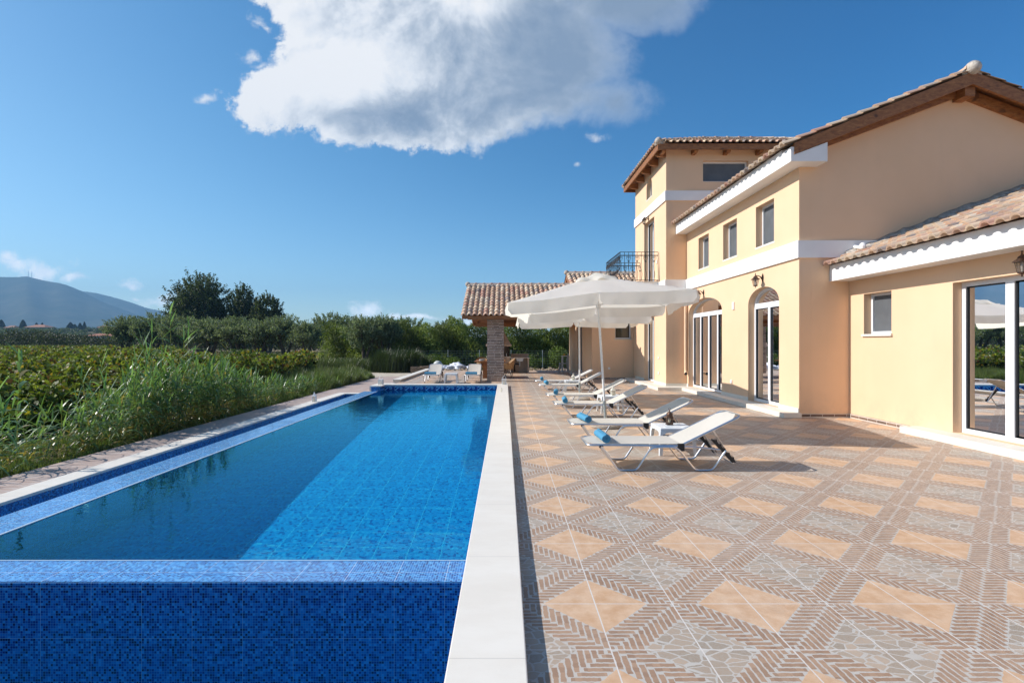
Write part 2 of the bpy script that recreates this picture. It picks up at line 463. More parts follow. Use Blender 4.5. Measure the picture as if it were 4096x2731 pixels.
def tag(o, label, cat, group=None, kind=None):
    o['label'] = label; o['category'] = cat
    if group: o['group'] = group
    if kind: o['kind'] = kind
    return o
def struct(o, label=None):
    o['kind'] = 'structure'
    return o
def dup(root, loc, rotz=0, label=None, group=None, scale=None):
    r = root.copy(); COL.objects.link(r); r.location = loc; r.rotation_euler = (0, 0, rotz)
    if scale: r.scale = scale
    if label: r['label'] = label
    if group: r['group'] = group
    for ch in list(root.children):
        c = ch.copy(); COL.objects.link(c); c.parent = r
        for g in ch.children:
            d = g.copy(); COL.objects.link(d); d.parent = c
    return r
def arc(c, r, a0, a1, n, plane='xz', fix=0):
    out = []
    for i in range(n+1):
        a = R(a0 + (a1-a0)*i/n); p, q = c[0]+r*math.cos(a), c[1]+r*math.sin(a)
        out.append({'xz': (p, fix, q), 'yz': (fix, p, q), 'xy': (p, q, fix)}[plane])
    return out

TP = [(.60,.455,.32),(.58,.40,.28),(.62,.49,.36),(.52,.33,.24),(.50,.285,.21),(.235,.20,.19),(.56,.38,.26),(.64,.53,.41),(.34,.28,.25),(.47,.36,.27)]
TW = [3,3,2.5,2,1.2,1.0,2,1.5,.8,1.5]
def tile_roof(name, P0, u, v, W, L, parent, keep=None, pitch=.212, course=.345, seed=1, clip0=False):
    """barrel tiles: P0 eave corner, u along the eave, v up the slope"""
    rr = random.Random(seed)
    P0 = Vector(P0); u = Vector(u).normalized(); v = Vector(v).normalized(); n = u.cross(v).normalized()
    if n.z < 0: n = -n
    mb = MB(); nc = max(1, round(W/pitch)); nr = max(1, round(L/course)); pw = W/nc; cl = L/nr
    prof = []
    K = 6
    for k in range(K+1):          # cover half
        a = PI*k/K; prof.append((.5 - .34*math.cos(a), .062*math.sin(a)+.012))
    pan = [(0.0, .0), (.07, .004)]
    prof = [(-.01, .002), (.10, .004)] + prof + [(.90, .004), (1.01, .002)]
    for i in range(nc):
        for j in range(nr):
            if keep and not keep((i+.5)*pw, (j+.5)*cl): continue
            col = TP[rr.choices(range(len(TP)), TW)[0]]; q = rr.uniform(.88, 1.1); col = tuple(c*q for c in col)
            du = rr.uniform(-.004, .004); dn = rr.uniform(0, .006)
            lo = j*cl - (.03 if j == 0 else .02); hi = (j+1)*cl + .02
            vs = []
            for (vv, nn, sc) in ((lo, .030+dn, 1.0), (hi, .0+dn, .90)):
                for t, h in prof:
                    tt = .5 + (t-.5)*sc if .1 < t < .9 else t
                    vs.append(P0 + u*((i+tt)*pw+du) + v*vv + n*(h*(sc if h > .01 else 1)+nn))
            m = len(prof)
            for t, h in prof:
                tt = .5 + (t-.5)*.86 if .1 < t < .9 else t
                vs.append(P0 + u*((i+tt)*pw+du) + v*(lo+.004) + n*(h*.80 + .030+dn - .016))
            if j == 0:
                for t, h in prof:
                    tt = .5 + (t-.5)*.86 if .1 < t < .9 else t
                    vs.append(P0 + u*((i+tt)*pw+du) + v*(lo+.16) + n*(h*.80 + .020+dn - .016))
            fs = [(k, k+1, m+k+1, m+k) for k in range(m-1)] + [(k, 2*m+k, 2*m+k+1, k+1) for k in range(m-1)]
            if j == 0: fs += [(2*m+k, 3*m+k, 3*m+k+1, 2*m+k+1) for k in range(m-1)]
            mb.add(vs, fs, col)
    return mb.build(name, 'tile', parent, smooth=True)
def ridge(p0, p1, parent, r=.10, seg=.40, name='ridge_cap', ends=(False, False), seed=3):
    rr = random.Random(seed); p0 = Vector(p0); p1 = Vector(p1); d = (p1-p0); L = d.length; d.normalize()
    sx = d.cross(Vector((0, 0, 1))).normalized(); up = sx.cross(d).normalized()
    mb = MB(); n = max(1, round(L/seg)); s = L/n
    for i in range(n):
        col = TP[rr.choices(range(len(TP)), TW)[0]]; vs = []; K = 8
        for (t, q) in ((i*s-.03, 1.16), (i*s+.05, 1.1), (i*s+.06, 1.0), ((i+1)*s+.01, .92)):
            for k in range(K+1):
                a = PI*k/K; vs.append(p0 + d*t + sx*math.cos(a)*r*q + up*(math.sin(a)*r*q*.85 - .01))
        fs = []
        for a in range(3):
            for k in range(K): fs.append((a*(K+1)+k, a*(K+1)+k+1, (a+1)*(K+1)+k+1, (a+1)*(K+1)+k))
        fs.append(tuple(range(K+1)))
        mb.add(vs, fs, col)
    o = mb.build(name, 'tile', parent, smooth=True)
    mo = MB()
    mo.prism([(0, 0)], 'x', 0, 0) if False else None
    a = p0 + d*.0; b = p1
    for sgn in (-1, 1):
        vs = []
        for p in (a, b): vs += [p + sx*sgn*r*.9 + up*.02, p + sx*sgn*r*1.5 - up*.05, p + sx*sgn*r*1.5 - up*.12, p - up*.08]
        mo.add(vs, [(0, 1, 5, 4), (1, 2, 6, 5), (2, 3, 7, 6), (0, 3, 2, 1), (4, 5, 6, 7)])
    mo.build('ridge_mortar', 'mortar', parent)
    return o
def ball(c, r, name, parent, mat='mortar', sz=1.0):
    mb = MB(); pr = [(max(.001, r*math.sin(PI*k/8)), -r*sz*math.cos(PI*k/8)) for k in range(9)]
    mb.lathe(pr, c, 14); return mb.build(name, mat, parent, smooth='all')

def archpoly(a0, a1, z0, zs, rise, n=18):
    c = (a0+a1)/2; h = (a1-a0)/2
    return [(a0, z0), (a1, z0)] + [(c+h*math.cos(PI*k/n), zs+rise*math.sin(PI*k/n)) for k in range(n+1)]
def rectpoly(a0, a1, z0, z1): return [(a0, z0), (a1, z0), (a1, z1), (a0, z1)]
def wall(axis, const, outer, holes, depth, parent, mat='stucco', name='wall'):
    """vertical wall sheet with real openings; depth: how far the reveals go in (signed)"""
    mb = MB(); loops = [outer] + holes
    P = (lambda a, z, q: (q, a, z)) if axis == 'x' else (lambda a, z, q: (a, q, z))
    tri = tessellate_polygon([[Vector((p[0], p[1], 0)) for p in l] for l in loops])
    flat = [p for l in loops for p in l]
    mb.add([P(p[0], p[1], const) for p in flat], [tuple(t) for t in tri])
    for h in holes:
        n = len(h); vs = [P(p[0], p[1], const) for p in h] + [P(p[0], p[1], const+depth) for p in h]
        mb.add(vs, [(i, (i+1) % n, n+(i+1) % n, n+i) for i in range(n)])
    # back skin gives the wall its thickness
    t = .25 if depth >= 0 else -.25
    mb.add([P(p[0], p[1], const+t) for p in flat], [tuple(reversed(q)) for q in tri])
    n = len(outer); vs = [P(p[0], p[1], const) for p in outer] + [P(p[0], p[1], const+t) for p in outer]
    mb.add(vs, [(i, (i+1) % n, n+(i+1) % n, n+i) for i in range(n)])
    for h in holes:
        n = len(h); vs = [P(p[0], p[1], const+depth) for p in h] + [P(p[0], p[1], const+t) for p in h]
        if abs(depth) < .249: mb.add(vs, [(i, (i+1) % n, n+(i+1) % n, n+i) for i in range(n)])
    return mb.build(name, mat, parent)

def opening(kind, axis, q, a0, a1, z0, z1, parent, rise=0, mull=(), fw=.055, transom=None, pane='glass', sgn=1, gask=True, fd=.06, sill=None):
    """window or door set in plane q: frame (part) > pane, gasket, sill"""
    P = (lambda a, z, d: (q+sgn*d, a, z)) if axis == 'x' else (lambda a, z, d: (a, q+sgn*d, z))
    def bx(mb, b0, b1, c0, c1, d0, d1):
        p = P(b0, c0, d0); r = P(b1, c1, d1); mb.box(min(p[0], r[0]), max(p[0], r[0]), min(p[1], r[1]), max(p[1], r[1]), min(p[2], r[2]), max(p[2], r[2]))
    fr = MB(); zt = z1 if not rise else z1
    bx(fr, a0, a0+fw, z0, z1, 0, fd); bx(fr, a1-fw, a1, z0, z1, 0, fd)
    bx(fr, a0+fw, a1-fw, z0, z0+fw, 0, fd-.002)
    if rise:
        n = 16; c = (a0+a1)/2; h = (a1-a0)/2
        vs = []
        for k in range(n+1):
            co, si = math.cos(PI*k/n), math.sin(PI*k/n)
            for rr_, d in ((0, 0), (fw, 0), (fw, fd), (0, fd)):
                vs.append(P(c+(h-rr_)*co, z1+(rise-rr_)*si, d))
        fs = []
        for k in range(n):
            for e in range(4): fs.append((k*4+e, k*4+(e+1) % 4, (k+1)*4+(e+1) % 4, (k+1)*4+e))
        fr.add(vs, fs)
    else: bx(fr, a0+fw, a1-fw, z1-fw, z1, 0, fd-.002)
    if transom: bx(fr, a0+fw, a1-fw, transom[0], transom[1], -.003, fd-.004)
    ztop = transom[0] if transom else z1-fw
    xs = [a0+fw]
    for mc, mw in mull:
        bx(fr, mc-mw/2, mc+mw/2, z0+fw, ztop, -.001, fd-.006); xs += [mc-mw/2, mc+mw/2]
    xs.append(a1-fw)
    o = fr.build(kind, 'alu_white', parent)
    pn = MB()
    if rise:
        poly = archpoly(a0+.01, a1-.01, z0+.01, z1, rise-.01); pts = [P(p[0], p[1], fd*.55) for p in poly]
        tri = tessellate_polygon([[Vector((p[0], p[1], 0)) for p in poly]]); pn.add(pts, [tuple(t) for t in tri])
    else: pn.add([P(a0+.01, z0+.01, fd*.55), P(a1-.01, z0+.01, fd*.55), P(a1-.01, z1-.01, fd*.55), P(a0+.01, z1-.01, fd*.55)], [(0, 1, 2, 3)])
    pn.build('pane', pane, o)
    if gask:
        g = MB(); w = .022
        for i in range(0, len(xs), 2):
            b0, b1 = xs[i], xs[i+1]
            for (p, r, s_, t) in ((b0, b0+w, z0+fw, ztop), (b1-w, b1, z0+fw, ztop), (b0+w, b1-w, z0+fw, z0+fw+w), (b0+w, b1-w, ztop-w, ztop)):
                bx(g, p, r, s_, t, fd*.3, fd*.5)
        g.build('gasket', 'gasket', o)
    if sill:
        s = MB(); bx(s, a0-.03, a1+.03, z0-.045, z0, -sill-.035, .02); s.build('sill', 'marble', o)
    return o
SKY_S = .12; SUN_E = 5.0; HAZE_D = 2.3e-4; USE_HAZE = True; CAUSTIC = True; EXPO = .32; SAT = 1.3; DUST = .4; OZ = 3.0; CLOUD_S = .81; HAZE_C = (.34, .66, 1.0, 1)
# ================================================================== SETTING
def heights(x, y): return -.30
GX0, GX1, GY0, GY1 = -6.46, 13.4, -5.0, 28.42      # hole for terrace and pool
mb = MB()
def gring(xs, ys, hole, z):
    vs = {}; fs = []
    for i in range(len(xs)-1):
        for j in range(len(ys)-1):
            cx, cy = (xs[i]+xs[i+1])/2, (ys[j]+ys[j+1])/2
            if hole[0] < cx < hole[1] and hole[2] < cy < hole[3]: continue
            q = []
            for a, b in ((i, j), (i+1, j), (i+1, j+1), (i, j+1)):
                if (a, b) not in vs: vs[(a, b)] = len(vs)
                q.append(vs[(a, b)])
            fs.append(tuple(q))
    return [(xs[a], ys[b], z) for a, b in vs], fs
v_, f_ = gring([-4300, -600, -120, -40, -15, GX0, GX1, 40, 150, 700, 4300], [-4300, -600, -60, GY0, GY1, 34, 60, 140, 500, 1500, 4300], (GX0, GX1, GY0, GY1), -.30)
mb.add(v_, f_)
struct(mb.build('ground', 'soil'))

# terrace (one sheet, kerb faces round it)
T0 = MB()
def sheet(mb, x0, x1, y0, y1, z, zb):
    mb.add([(x0, y0, z), (x1, y0, z), (x1, y1, z), (x0, y1, z), (x0, y0, zb), (x1, y0, zb), (x1, y1, zb), (x0, y1, zb)],
           [(0, 1, 2, 3), (4, 5, 1, 0), (5, 6, 2, 1), (6, 7, 3, 2), (7, 4, 0, 3)])
sheet(T0, .06, 7.2, -5, 18.0, 0, -.5)
sheet(T0, 7.2, 13.4, -5, .4, 0, -.5)
sheet(T0, -4.10, 13.4, 18.0, 28.4, 0, -.5)
sheet(T0, -9, .06, -5, 1.75, 0, -.5)
struct(T0.build('terrace', 'terrace'))
pb = MB(); sheet(pb, -6.46, -5.70, 1.75, 18.0, -.215, -.6); sheet(pb, -6.46, -4.40, 18.0, 26.5, -.215, -.6)
sheet(pb, -5.70, -4.78, 17.62, 18.0, -.215, -.6)
struct(pb.build('path', 'path'))
# pale gravel track beyond the path
mb = MB(); pts = [(-13.5, 27.2), (-11, 26.3), (-8, 26.0), (-6.4, 25.6), (-6.4, 26.6), (-4.2, 26.6), (-4.2, 28.6), (-1.6, 28.6), (-1.8, 29.8), (-4.5, 30.2), (-7.5, 31.6), (-11, 31.0), (-14, 29.0)]
mb.prism(pts, 'z', -.31, -.245); struct(mb.build('gravel_track', 'gravel'))
mb = MB(); mb.prism([(-1.7, 28.43), (9, 28.43), (9.5, 34.5), (-1, 33.6)], 'z', -.31, -.2); struct(mb.build('dirt_strip', M['rock']))

# mountain range (a real ridge 2.4-3 km away)
def ridge_z(S):     # list of (Sx, Sy)
    return [((sx-2020)/F*3000, EYE+(1371-sy)/F*3000) for sx, sy in S]
main = ridge_z([(-1500, 1180), (-900, 1120), (-400, 1090), (0, 1097), (76, 1101), (103, 1097), (134, 1103), (196, 1116), (241, 1124), (268, 1135), (312, 1155), (360, 1185), (420, 1210), (500, 1240), (600, 1290), (760, 1335), (950, 1362), (1300, 1376)])
back = ridge_z([(-200, 1200), (200, 1170), (313, 1155), (384, 1164), (447, 1182), (500, 1199), (536, 1211), (580, 1227), (647, 1239), (760, 1275), (900, 1310), (1100, 1345), (1700, 1352), (2150, 1340), (2400, 1350), (3000, 1372)])
def mount(prof, D, sc, seed, name='mountain'):
    r = np.random.default_rng(seed); xs = np.linspace(prof[0][0], prof[-1][0], 170)
    zr = np.interp(xs, [p[0] for p in prof], [p[1] for p in prof])*sc
    xs = xs*sc; K = 26; vs = []; ph = r.random(12)*6.28
    for j in range(K):
        t = j/(K-1)     # 0 foot front, .62 ridge, 1 back
        y = D - 1100 + 1100*t/.62 if t <= .62 else D + 900*(t-.62)/.38
        for i, x in enumerate(xs):
            h = (t/.62)**1.25 if t <= .62 else max(0, 1-(t-.62)/.38)
            k = math.sin(PI*min(1, t/.62)) if t < .62 else 0
            g = sum(math.sin(x/(170/(q+1)) + ph[q] + t*3)*.5/(q+1) for q in range(5))
            vs.append((x*(y/D if t <= .62 else 1), y, max(-.4, -.4 + (zr[i]+.4)*h*(1 + .16*k*g))))
    n = len(xs); fs = [(j*n+i, j*n+i+1, (j+1)*n+i+1, (j+1)*n+i) for j in range(K-1) for i in range(n-1)]
    b = MB(); b.add(vs, fs); return struct(b.build(name, 'mountain', smooth='all'))
mount(main, 3000, 1.0, 3); mount(back, 3600, 1.2, 8)
# gentle hillside of the plain's far edge
def hill_h(x, y):
    t = min(1, max(0, (y-170)/330)); s = t*t*(3-2*t)
    w = 1/(1+math.exp((x+.24*y+30)/40))
    return -.3 + s*(10.0*w + 2.6) + math.sin(x/37)*math.cos(y/45)*1.0*s
xs = np.linspace(-1500, 900, 110); ys = np.linspace(165, 900, 40)
mb = MB(); mb.add([(x, y, hill_h(x, y)-.05 - (30 if j == len(ys)-1 else 0)) for j, y in enumerate(ys) for x in xs], [(j*110+i, j*110+i+1, (j+1)*110+i+1, (j+1)*110+i) for j in range(39) for i in range(109)])
struct(mb.build('hills', 'hill', smooth='all'))

# ================================================================== POOL
CT = .08       # coping top
WL = -.112     # water level
XL0, XL1 = -4.73, -4.28     # left overflow wall
XR = -.235
YF0, YF1 = 3.485, 3.82; YB = 17.80
pool = thing('swimming_pool', 'long infinity pool lined in blue glass mosaic with white marble coping', 'pool', (-2.3, 10.5, 0))
def floor_z(y): return WL - (1.245 - .047*(y-5.0))
# right coping, far coping
mb = MB(); mb.box(-.26, .098, 1.75, 18.15, .035, CT, .006); mb.build('coping', 'marble', pool)
mb = MB(); mb.box(.0, .085, 1.78, 18.12, -.4, .034); mb.build('coping_base', 'marble', pool)
mb = MB(); mb.box(-4.53, -.262, 17.77, 18.15, .04, CT, .005); mb.box(-4.53, -4.14, 17.27, 17.768, .04, CT, .005); mb.build('coping', 'marble', pool)
# right wall, far wall, pier
mb = MB(); mb.box(XR, -.03, YF0+.003, YB+.2, -2.5, .034); mb.build('pool_wall', 'mos_yz', pool)
mb = MB(); mb.box(XR, -.03, 1.8, YF0, -2.5, .034); mb.build('pool_wall', 'mos_yz', pool)
mb = MB(); mb.box(-4.18, XR-.003, YB, YB+.2, -2.5, .038); mb.build('pool_wall', 'mos_xz', pool)
mb = MB(); mb.box(-4.50, -4.18, 17.30, YB+.2, -2.5, .038); mb.build('pier', 'mos_xz', pool)
# front infinity wall and left overflow wall (tops at the water level)
mb = MB(); mb.box(-4.73, XR-.003, YF0, YF1, -2.6, WL+.012, .006); fw_ = mb.build('infinity_wall', 'mos_xz', pool)
mb = MB(); mb.box(-4.722, XR-.004, YF0+.004, YF1-.006, WL+.0125, WL+.0165); mb.build('wall_top', 'mos_wet_lit', pool)
mb = MB(); mb.box(XL0, XL1, YF1, 17.30, -2.6, WL-.004); mb.build('overflow_wall', 'mos_yz', pool)
mb = MB(); mb.box(XL0+.003, XL1-.003, YF1-.005, 17.298, WL-.0035, WL+.004); mb.build('wall_top', 'mos_wet_lit', pool)
# light edging strips along the rims
mb = MB(); mb.box(XL1-.022, XL1+.002, YF1, 17.297, WL-.02, WL+.007); mb.box(-4.28, XR-.005, YF1-.006, YF1+.006, WL-.02, WL+.021); mb.build('rim', simple('pale_blue_trim', (.45, .58, .68), .4), pool)
# basin floor and steps
mb = MB(); mb.add([(-4.6, 3.6, floor_z(3.6)), (-.1, 3.6, floor_z(3.6)), (-.1, 18, floor_z(18)), (-4.6, 18, floor_z(18))], [(0, 1, 2, 3)]); mb.build('basin_floor', 'pool_floor', pool)
mb = MB()
for k in range(4):
    r = .55 + .38*k; n = 14; top = WL - .13*(k+1)
    poly = [(XR, YB), (XR-r*1.15, YB)] + [(XR-r*1.15*math.cos(PI/2*q/n), YB-r*math.sin(PI/2*q/n)) for q in range(1, n)] + [(XR, YB-r)]
    mb.prism(poly, 'z', -2.0, top-.001*k)
mb.build('step', 'pool_floor', pool)
# side linings just inside the water so that walls under water are the lighter floor mosaic
# frieze of running-wave tiles
mb = MB(); mb.box(-4.17, XR-.006, YB-.012, YB-.001, -.128, .036); fz = mb.build('frieze', simple('navy_glazed_tile', (.010, .045, .23), .2), pool)
wv = MB(); sp = MB(); nt_ = 11; tw = (XR-.006+4.17)/nt_
def ribbon(mb, pts, w, y):
    n = len(pts); vs = []
    for i, p in enumerate(pts):
        a = pts[max(0, i-1)]; b = pts[min(n-1, i+1)]; dx, dz = b[0]-a[0], b[1]-a[1]; L = math.hypot(dx, dz) or 1
        ww = w[i] if isinstance(w, list) else w
        vs += [(p[0]-dz/L*ww/2, y, p[1]+dx/L*ww/2), (p[0]+dz/L*ww/2, y, p[1]-dx/L*ww/2)]
    mb.add(vs, [(2*i, 2*i+1, 2*i+3, 2*i+2) for i in range(n-1)])
for k in range(nt_):
    x0 = -4.17 + k*tw; y = YB-.0145
    cx, cz = x0+tw*.60, -.042; pts = []
    for q in range(26):        # spiral
        a = R(-40 + q*22); r = .012 + .040*(q/25); pts.append((cx+r*math.cos(a), cz+r*math.sin(a)))
    ribbon(wv, pts, [.010+.012*(q/25) for q in range(26)], y)
    sw = []
    for q in range(12):
        t = q/11; sw.append((x0 + tw*(.02+.40*t), -.105 + .085*(t*t*(3-2*t))))
    ribbon(wv, sw, [.030*(1-.3*abs(q/11-.5)) for q in range(12)], y-.0008)
    vs = [(x0+tw*.03, y-.0004, .028), (x0+tw*.97, y-.0004, .028), (x0+tw*.97, y-.0004, .012), (x0+tw*.6, y-.0004, .018), (x0+tw*.3, y-.0004, .0), (x0+tw*.03, y-.0004, -.02)]
    wv.add(vs, [tuple(range(6))])
    sp = MB(); sp.box(x0-.002, x0+.002, YB-.0152, YB-.0120, -.128, .036); sp.build('tile_joint', 'plastic', fz)
wv.build('wave_motif', simple('light_blue_glaze', (.22, .55, .80), .2), fz)
# overflow channel: outer coping, outer wall, floor
mb = MB(); mb.box(-5.68, -5.36, 1.80, 17.62, -.215, -.18, .005); mb.box(-5.36, -4.745, 17.28, 17.62, -.215, -.18, .005); mb.build('channel_coping', 'marble', pool)
mb = MB(); mb.box(-5.66, -5.39, 1.85, 17.60, -2.4, -.216); mb.build('channel_wall', 'mos_yz', pool)
mb = MB(); mb.box(-5.388, -4.75, 17.31, 17.55, -2.4, -.216); mb.build('channel_wall', 'mos_xz', pool)
mb = MB(); mb.box(-5.388, -.3, 1.80, 2.05, -2.4, -.05); mb.build('channel_wall', 'mos_xz', pool)
mb = MB(); mb.add([(-5.5, 1.9, -1.35), (-.2, 1.9, -1.35), (-.2, 3.6, -1.35), (-5.5, 3.6, -1.35)], [(0, 1, 2, 3)]); mb.add([(-5.5, 3.6, -1.35), (-4.6, 3.6, -1.35), (-4.6, 17.5, -1.35), (-5.5, 17.5, -1.35)], [(0, 1, 2, 3)]); mb.build('channel_floor', 'pool_floor', pool)
# skimmer lids and small flowers lying on the coping are separate things further down
# water surfaces
mb = MB(); nx, ny = 2, 2
mb.add([(XL1+.001, YF1+.001, WL), (XR-.001, YF1+.001, WL), (XR-.001, YB-.001, WL), (XL1+.001, YB-.001, WL)], [(0, 1, 2, 3)])
w1 = struct(mb.build('water', 'water', smooth='all'))
mb = MB(); mb.add([(-5.388, 2.051, -.84), (-.301, 2.051, -.84), (-.301, YF0-.002, -.84), (-4.735, YF0-.002, -.84), (-4.735, 17.30, -.84), (-5.388, 17.30, -.84)], [(0, 1, 2, 3), (0, 3, 4, 5)])
w2 = struct(mb.build('water', 'water', smooth='all'))
for w in (w1, w2): w.cycles.is_caustics_caster = True
for o in list(pool.children): o.cycles.is_caustics_receiver = True

# kerb coping at the terrace's left edge (beyond the pool)
k = thing('marble_kerb', 'raised white marble kerb running back from the pool corner beside the path', 'kerb', (-4.2, 24, 0))
mb = MB(); mb.box(-4.37, -4.05, 20.0, 28.5, .06, .10, .006); mb.build('slab', 'marble', k)
mb = MB(); mb.box(-4.35, -4.07, 20.03, 28.45, -.5, .0595); mb.build('base', 'marble', k)
mb = MB(); mb.box(-4.78, -4.105, 18.16, 19.4, -.4, .004); tag(mb.build('marble_slab', 'marble'), 'flat pale marble slab between the pool corner and the kerb', 'slab')

# ================================================================== HOUSE
H = thing('house', 'cream two storey villa with square tower, tiled roofs and white eaves', 'house', (6.0, 14, 0))
XF = 6.0; YG = 10.5; XW = 7.02; XT = 5.32; YT0, YT1 = 17.0, 21.0; XB = 3.61; YB0, YB1 = 21.4, 28.9
# main facade
upw = [(15.16, 15.96), (13.32, 14.16), (11.48, 12.31)]
a1 = (14.24, 16.83); a2 = (11.27, 12.70)
holes = [rectpoly(a, b, 3.79, 4.75) for a, b in upw] + [archpoly(*a1, .10, 2.45, .42), archpoly(*a2, .10, 2.45, .37)]
wall('x', XF, [(YG, 0), (YT0-.002, 0), (YT0-.002, 5.25), (YG, 5.25)], holes, .17, H)
for a, b in upw: opening('window', 'x', XF+.15, a, b, 3.79, 4.75, H, pane='blind', gask=False, sill=.12, fw=.05)
opening('door', 'x', XF+.15, a1[0], a1[1], .10, 2.45, H, rise=.42, transom=(2.335, 2.46), mull=[(14.89, .085), (15.535, .10), (16.18, .085)], fw=.06)
opening('door', 'x', XF+.15, a2[0], a2[1], .10, 2.45, H, rise=.37, transom=(2.345, 2.47), mull=[(11.985, .10)], fw=.07)
# gable wall
wall('y', YG, [(XF+.251, 0), (12.4, 0), (12.4, 5.42), (9.22, 6.69), (XF+.251, 5.50)], [], .2, H)
# string courses
mb = MB(); mb.box(XF-.045, XF-.001, YG-.045, YT0-.046, 3.25, 3.60); mb.box(XF-.001, 11.0, YG-.045, YG-.001, 3.25, 3.60); mb.build('string_course', 'trim', H)
mb = MB(); mb.box(XT-.045, XF-.046, YT0-.045, YT0-.001, 3.25, 3.60); mb.box(XT-.045, XT-.001, YT0-.001, YT1+.04, 3.25, 3.60); mb.build('string_course', 'trim', H)
mb = MB(); mb.box(XT-.045, 11.6, YT0-.045, YT0-.001, 6.21, 6.53); mb.box(XT-.045, XT-.001, YT0-.001, YT1+.04, 6.21, 6.53); mb.build('string_course', 'trim', H)
# wing
wall('x', XW, [(.4, 0), (YG-.002, 0), (YG-.002, 3.1), (.4, 3.1)], [rectpoly(9.35, 10.07, 1.69, 2.47), rectpoly(4.5, 8.07, .12, 2.46)], .16, H)
opening('window', 'x', XW+.14, 9.35, 10.07, 1.69, 2.47, H, pane='blind', gask=False, sill=.14, fw=.05)
opening('door', 'x', XW+.14, 4.5, 8.07, .12, 2.46, H, mull=[(7.30, .13), (6.3, .09), (5.4, .09)], fw=.07)
wall('y', .4, [(XW+.251, 0), (13.2, 0), (13.2, 5.2), (XW+.251, 3.1)], [], .2, H)
mb = MB(); mb.box(13.0, 13.2, .4, 17, 0, 5.0); mb.box(12.2, 12.4, 10.7, 17, 5.0, 5.5); mb.build('wall', 'stucco', H)
# tower
dw = (18.35, 19.67)
aw = archpoly(18.64, 19.35, 6.86, 7.26, .33)
wall('x', XT, [(YT0, 0), (YT1, 0), (YT1, 7.9), (YT0, 7.9)], [rectpoly(*dw, .10, 2.47), rectpoly(*dw, 3.66, 6.03), aw], .17, H)
for z0, z1 in ((.10, 2.47), (3.66, 6.03)): opening('door', 'x', XT+.15, dw[0], dw[1], z0, z1, H, mull=[(19.0, .09)], fw=.06)
opening('window', 'x', XT+.15, 18.64, 19.35, 6.86, 7.26, H, rise=.33, pane='blind', gask=False, sill=.12, fw=.045)
wall('y', YT0, [(XT+.251, 0), (11.5, 0), (11.5, 7.9), (XT+.251, 7.9)], [rectpoly(6.54, 8.04, 6.84, 7.53)], .17, H)
opening('window', 'y', YT0+.13, 6.54, 8.04, 6.84, 7.53, H, pane='blind', gask=False, sill=None, fw=.05)
mb = MB(); mb.box(11.3, 11.5, 17.26, 21, 0, 7.9); mb.box(5.58, 11.3, 20.8, 21.0, 0, 7.9); mb.build('wall', 'stucco', H)
# rear block
wall('y', YB0, [(XB+.251, 0), (9, 0), (9, 3.35), (XB+.251, 3.35)], [rectpoly(4.57, 5.25, 1.69, 2.65)], .17, H)
opening('window', 'y', YB0+.13, 4.57, 5.25, 1.69, 2.65, H, pane='glass', gask=True, sill=.10, fw=.05)
wall('x', XB, [(YB0, 0), (YB1, 0), (YB1, 3.35), (25.15, 4.72), (YB0, 3.35)], [rectpoly(24.05, 25.70, .1, 2.35)], .17, H)
opening('door', 'x', XB+.15, 24.05, 25.70, .1, 2.35, H, mull=[(24.9, .09)], fw=.06)
mb = MB(); mb.box(XB+.26, 9, 28.7, 28.9, 0, 3.3); mb.box(8.8, 9, 21.66, 28.7, 0, 3.3); mb.box(XT+.01, 8.8, 21.01, 21.39, 0, 3.2); mb.build('wall', 'stucco', H)
# rooms behind the glass
def room(x0, x1, y0, y1, z0, z1):
    mb = MB(); mb.add([(x0,y0,z0),(x1,y0,z0),(x1,y1,z0),(x0,y1,z0),(x0,y0,z1),(x1,y0,z1),(x1,y1,z1),(x0,y1,z1)], [(4,5,6,7),(0,1,5,4),(1,2,6,5),(2,3,7,6)])
    r = mb.build('room', 'interior', H)
    mb = MB(); mb.quad((x0,y0,z0),(x1,y0,z0),(x1,y1,z0),(x0,y1,z0)); mb.build('room_floor', 'room_floor', r)
    return r
room(6.255, 11, 10.75, 16.98, .08, 3.1); room(7.275, 12.9, .7, 10.4, .1, 2.9); room(5.575, 11, 17.26, 20.79, .08, 3.1); room(5.575, 11, 17.26, 20.79, 3.55, 6.2); room(3.87, 8.7, 21.66, 28.6, .08, 3.0)
# curtains / built-in things seen behind the doors
mb = MB()
def drape(x, y0, y1, z0, z1):
    global mb
    n = 36; vs = []
    for i in range(n+1):
        y = y0+(y1-y0)*i/n; d = .03*math.sin(i*1.9)+.01*math.sin(i*3.7); vs += [(x+d, y, z0), (x+d*.8, y, z1)]
    mb.add(vs, [(2*i, 2*i+2, 2*i+3, 2*i+1) for i in range(n)])
for q in ((6.42, 14.3, 16.8, .12, 2.95), (6.42, 12.32, 12.72, .12, 2.95), (7.42, 7.80, 8.10, .12, 2.6)):
    mb = MB(); drape(*q); mb.build('curtain', 'curtain', H)
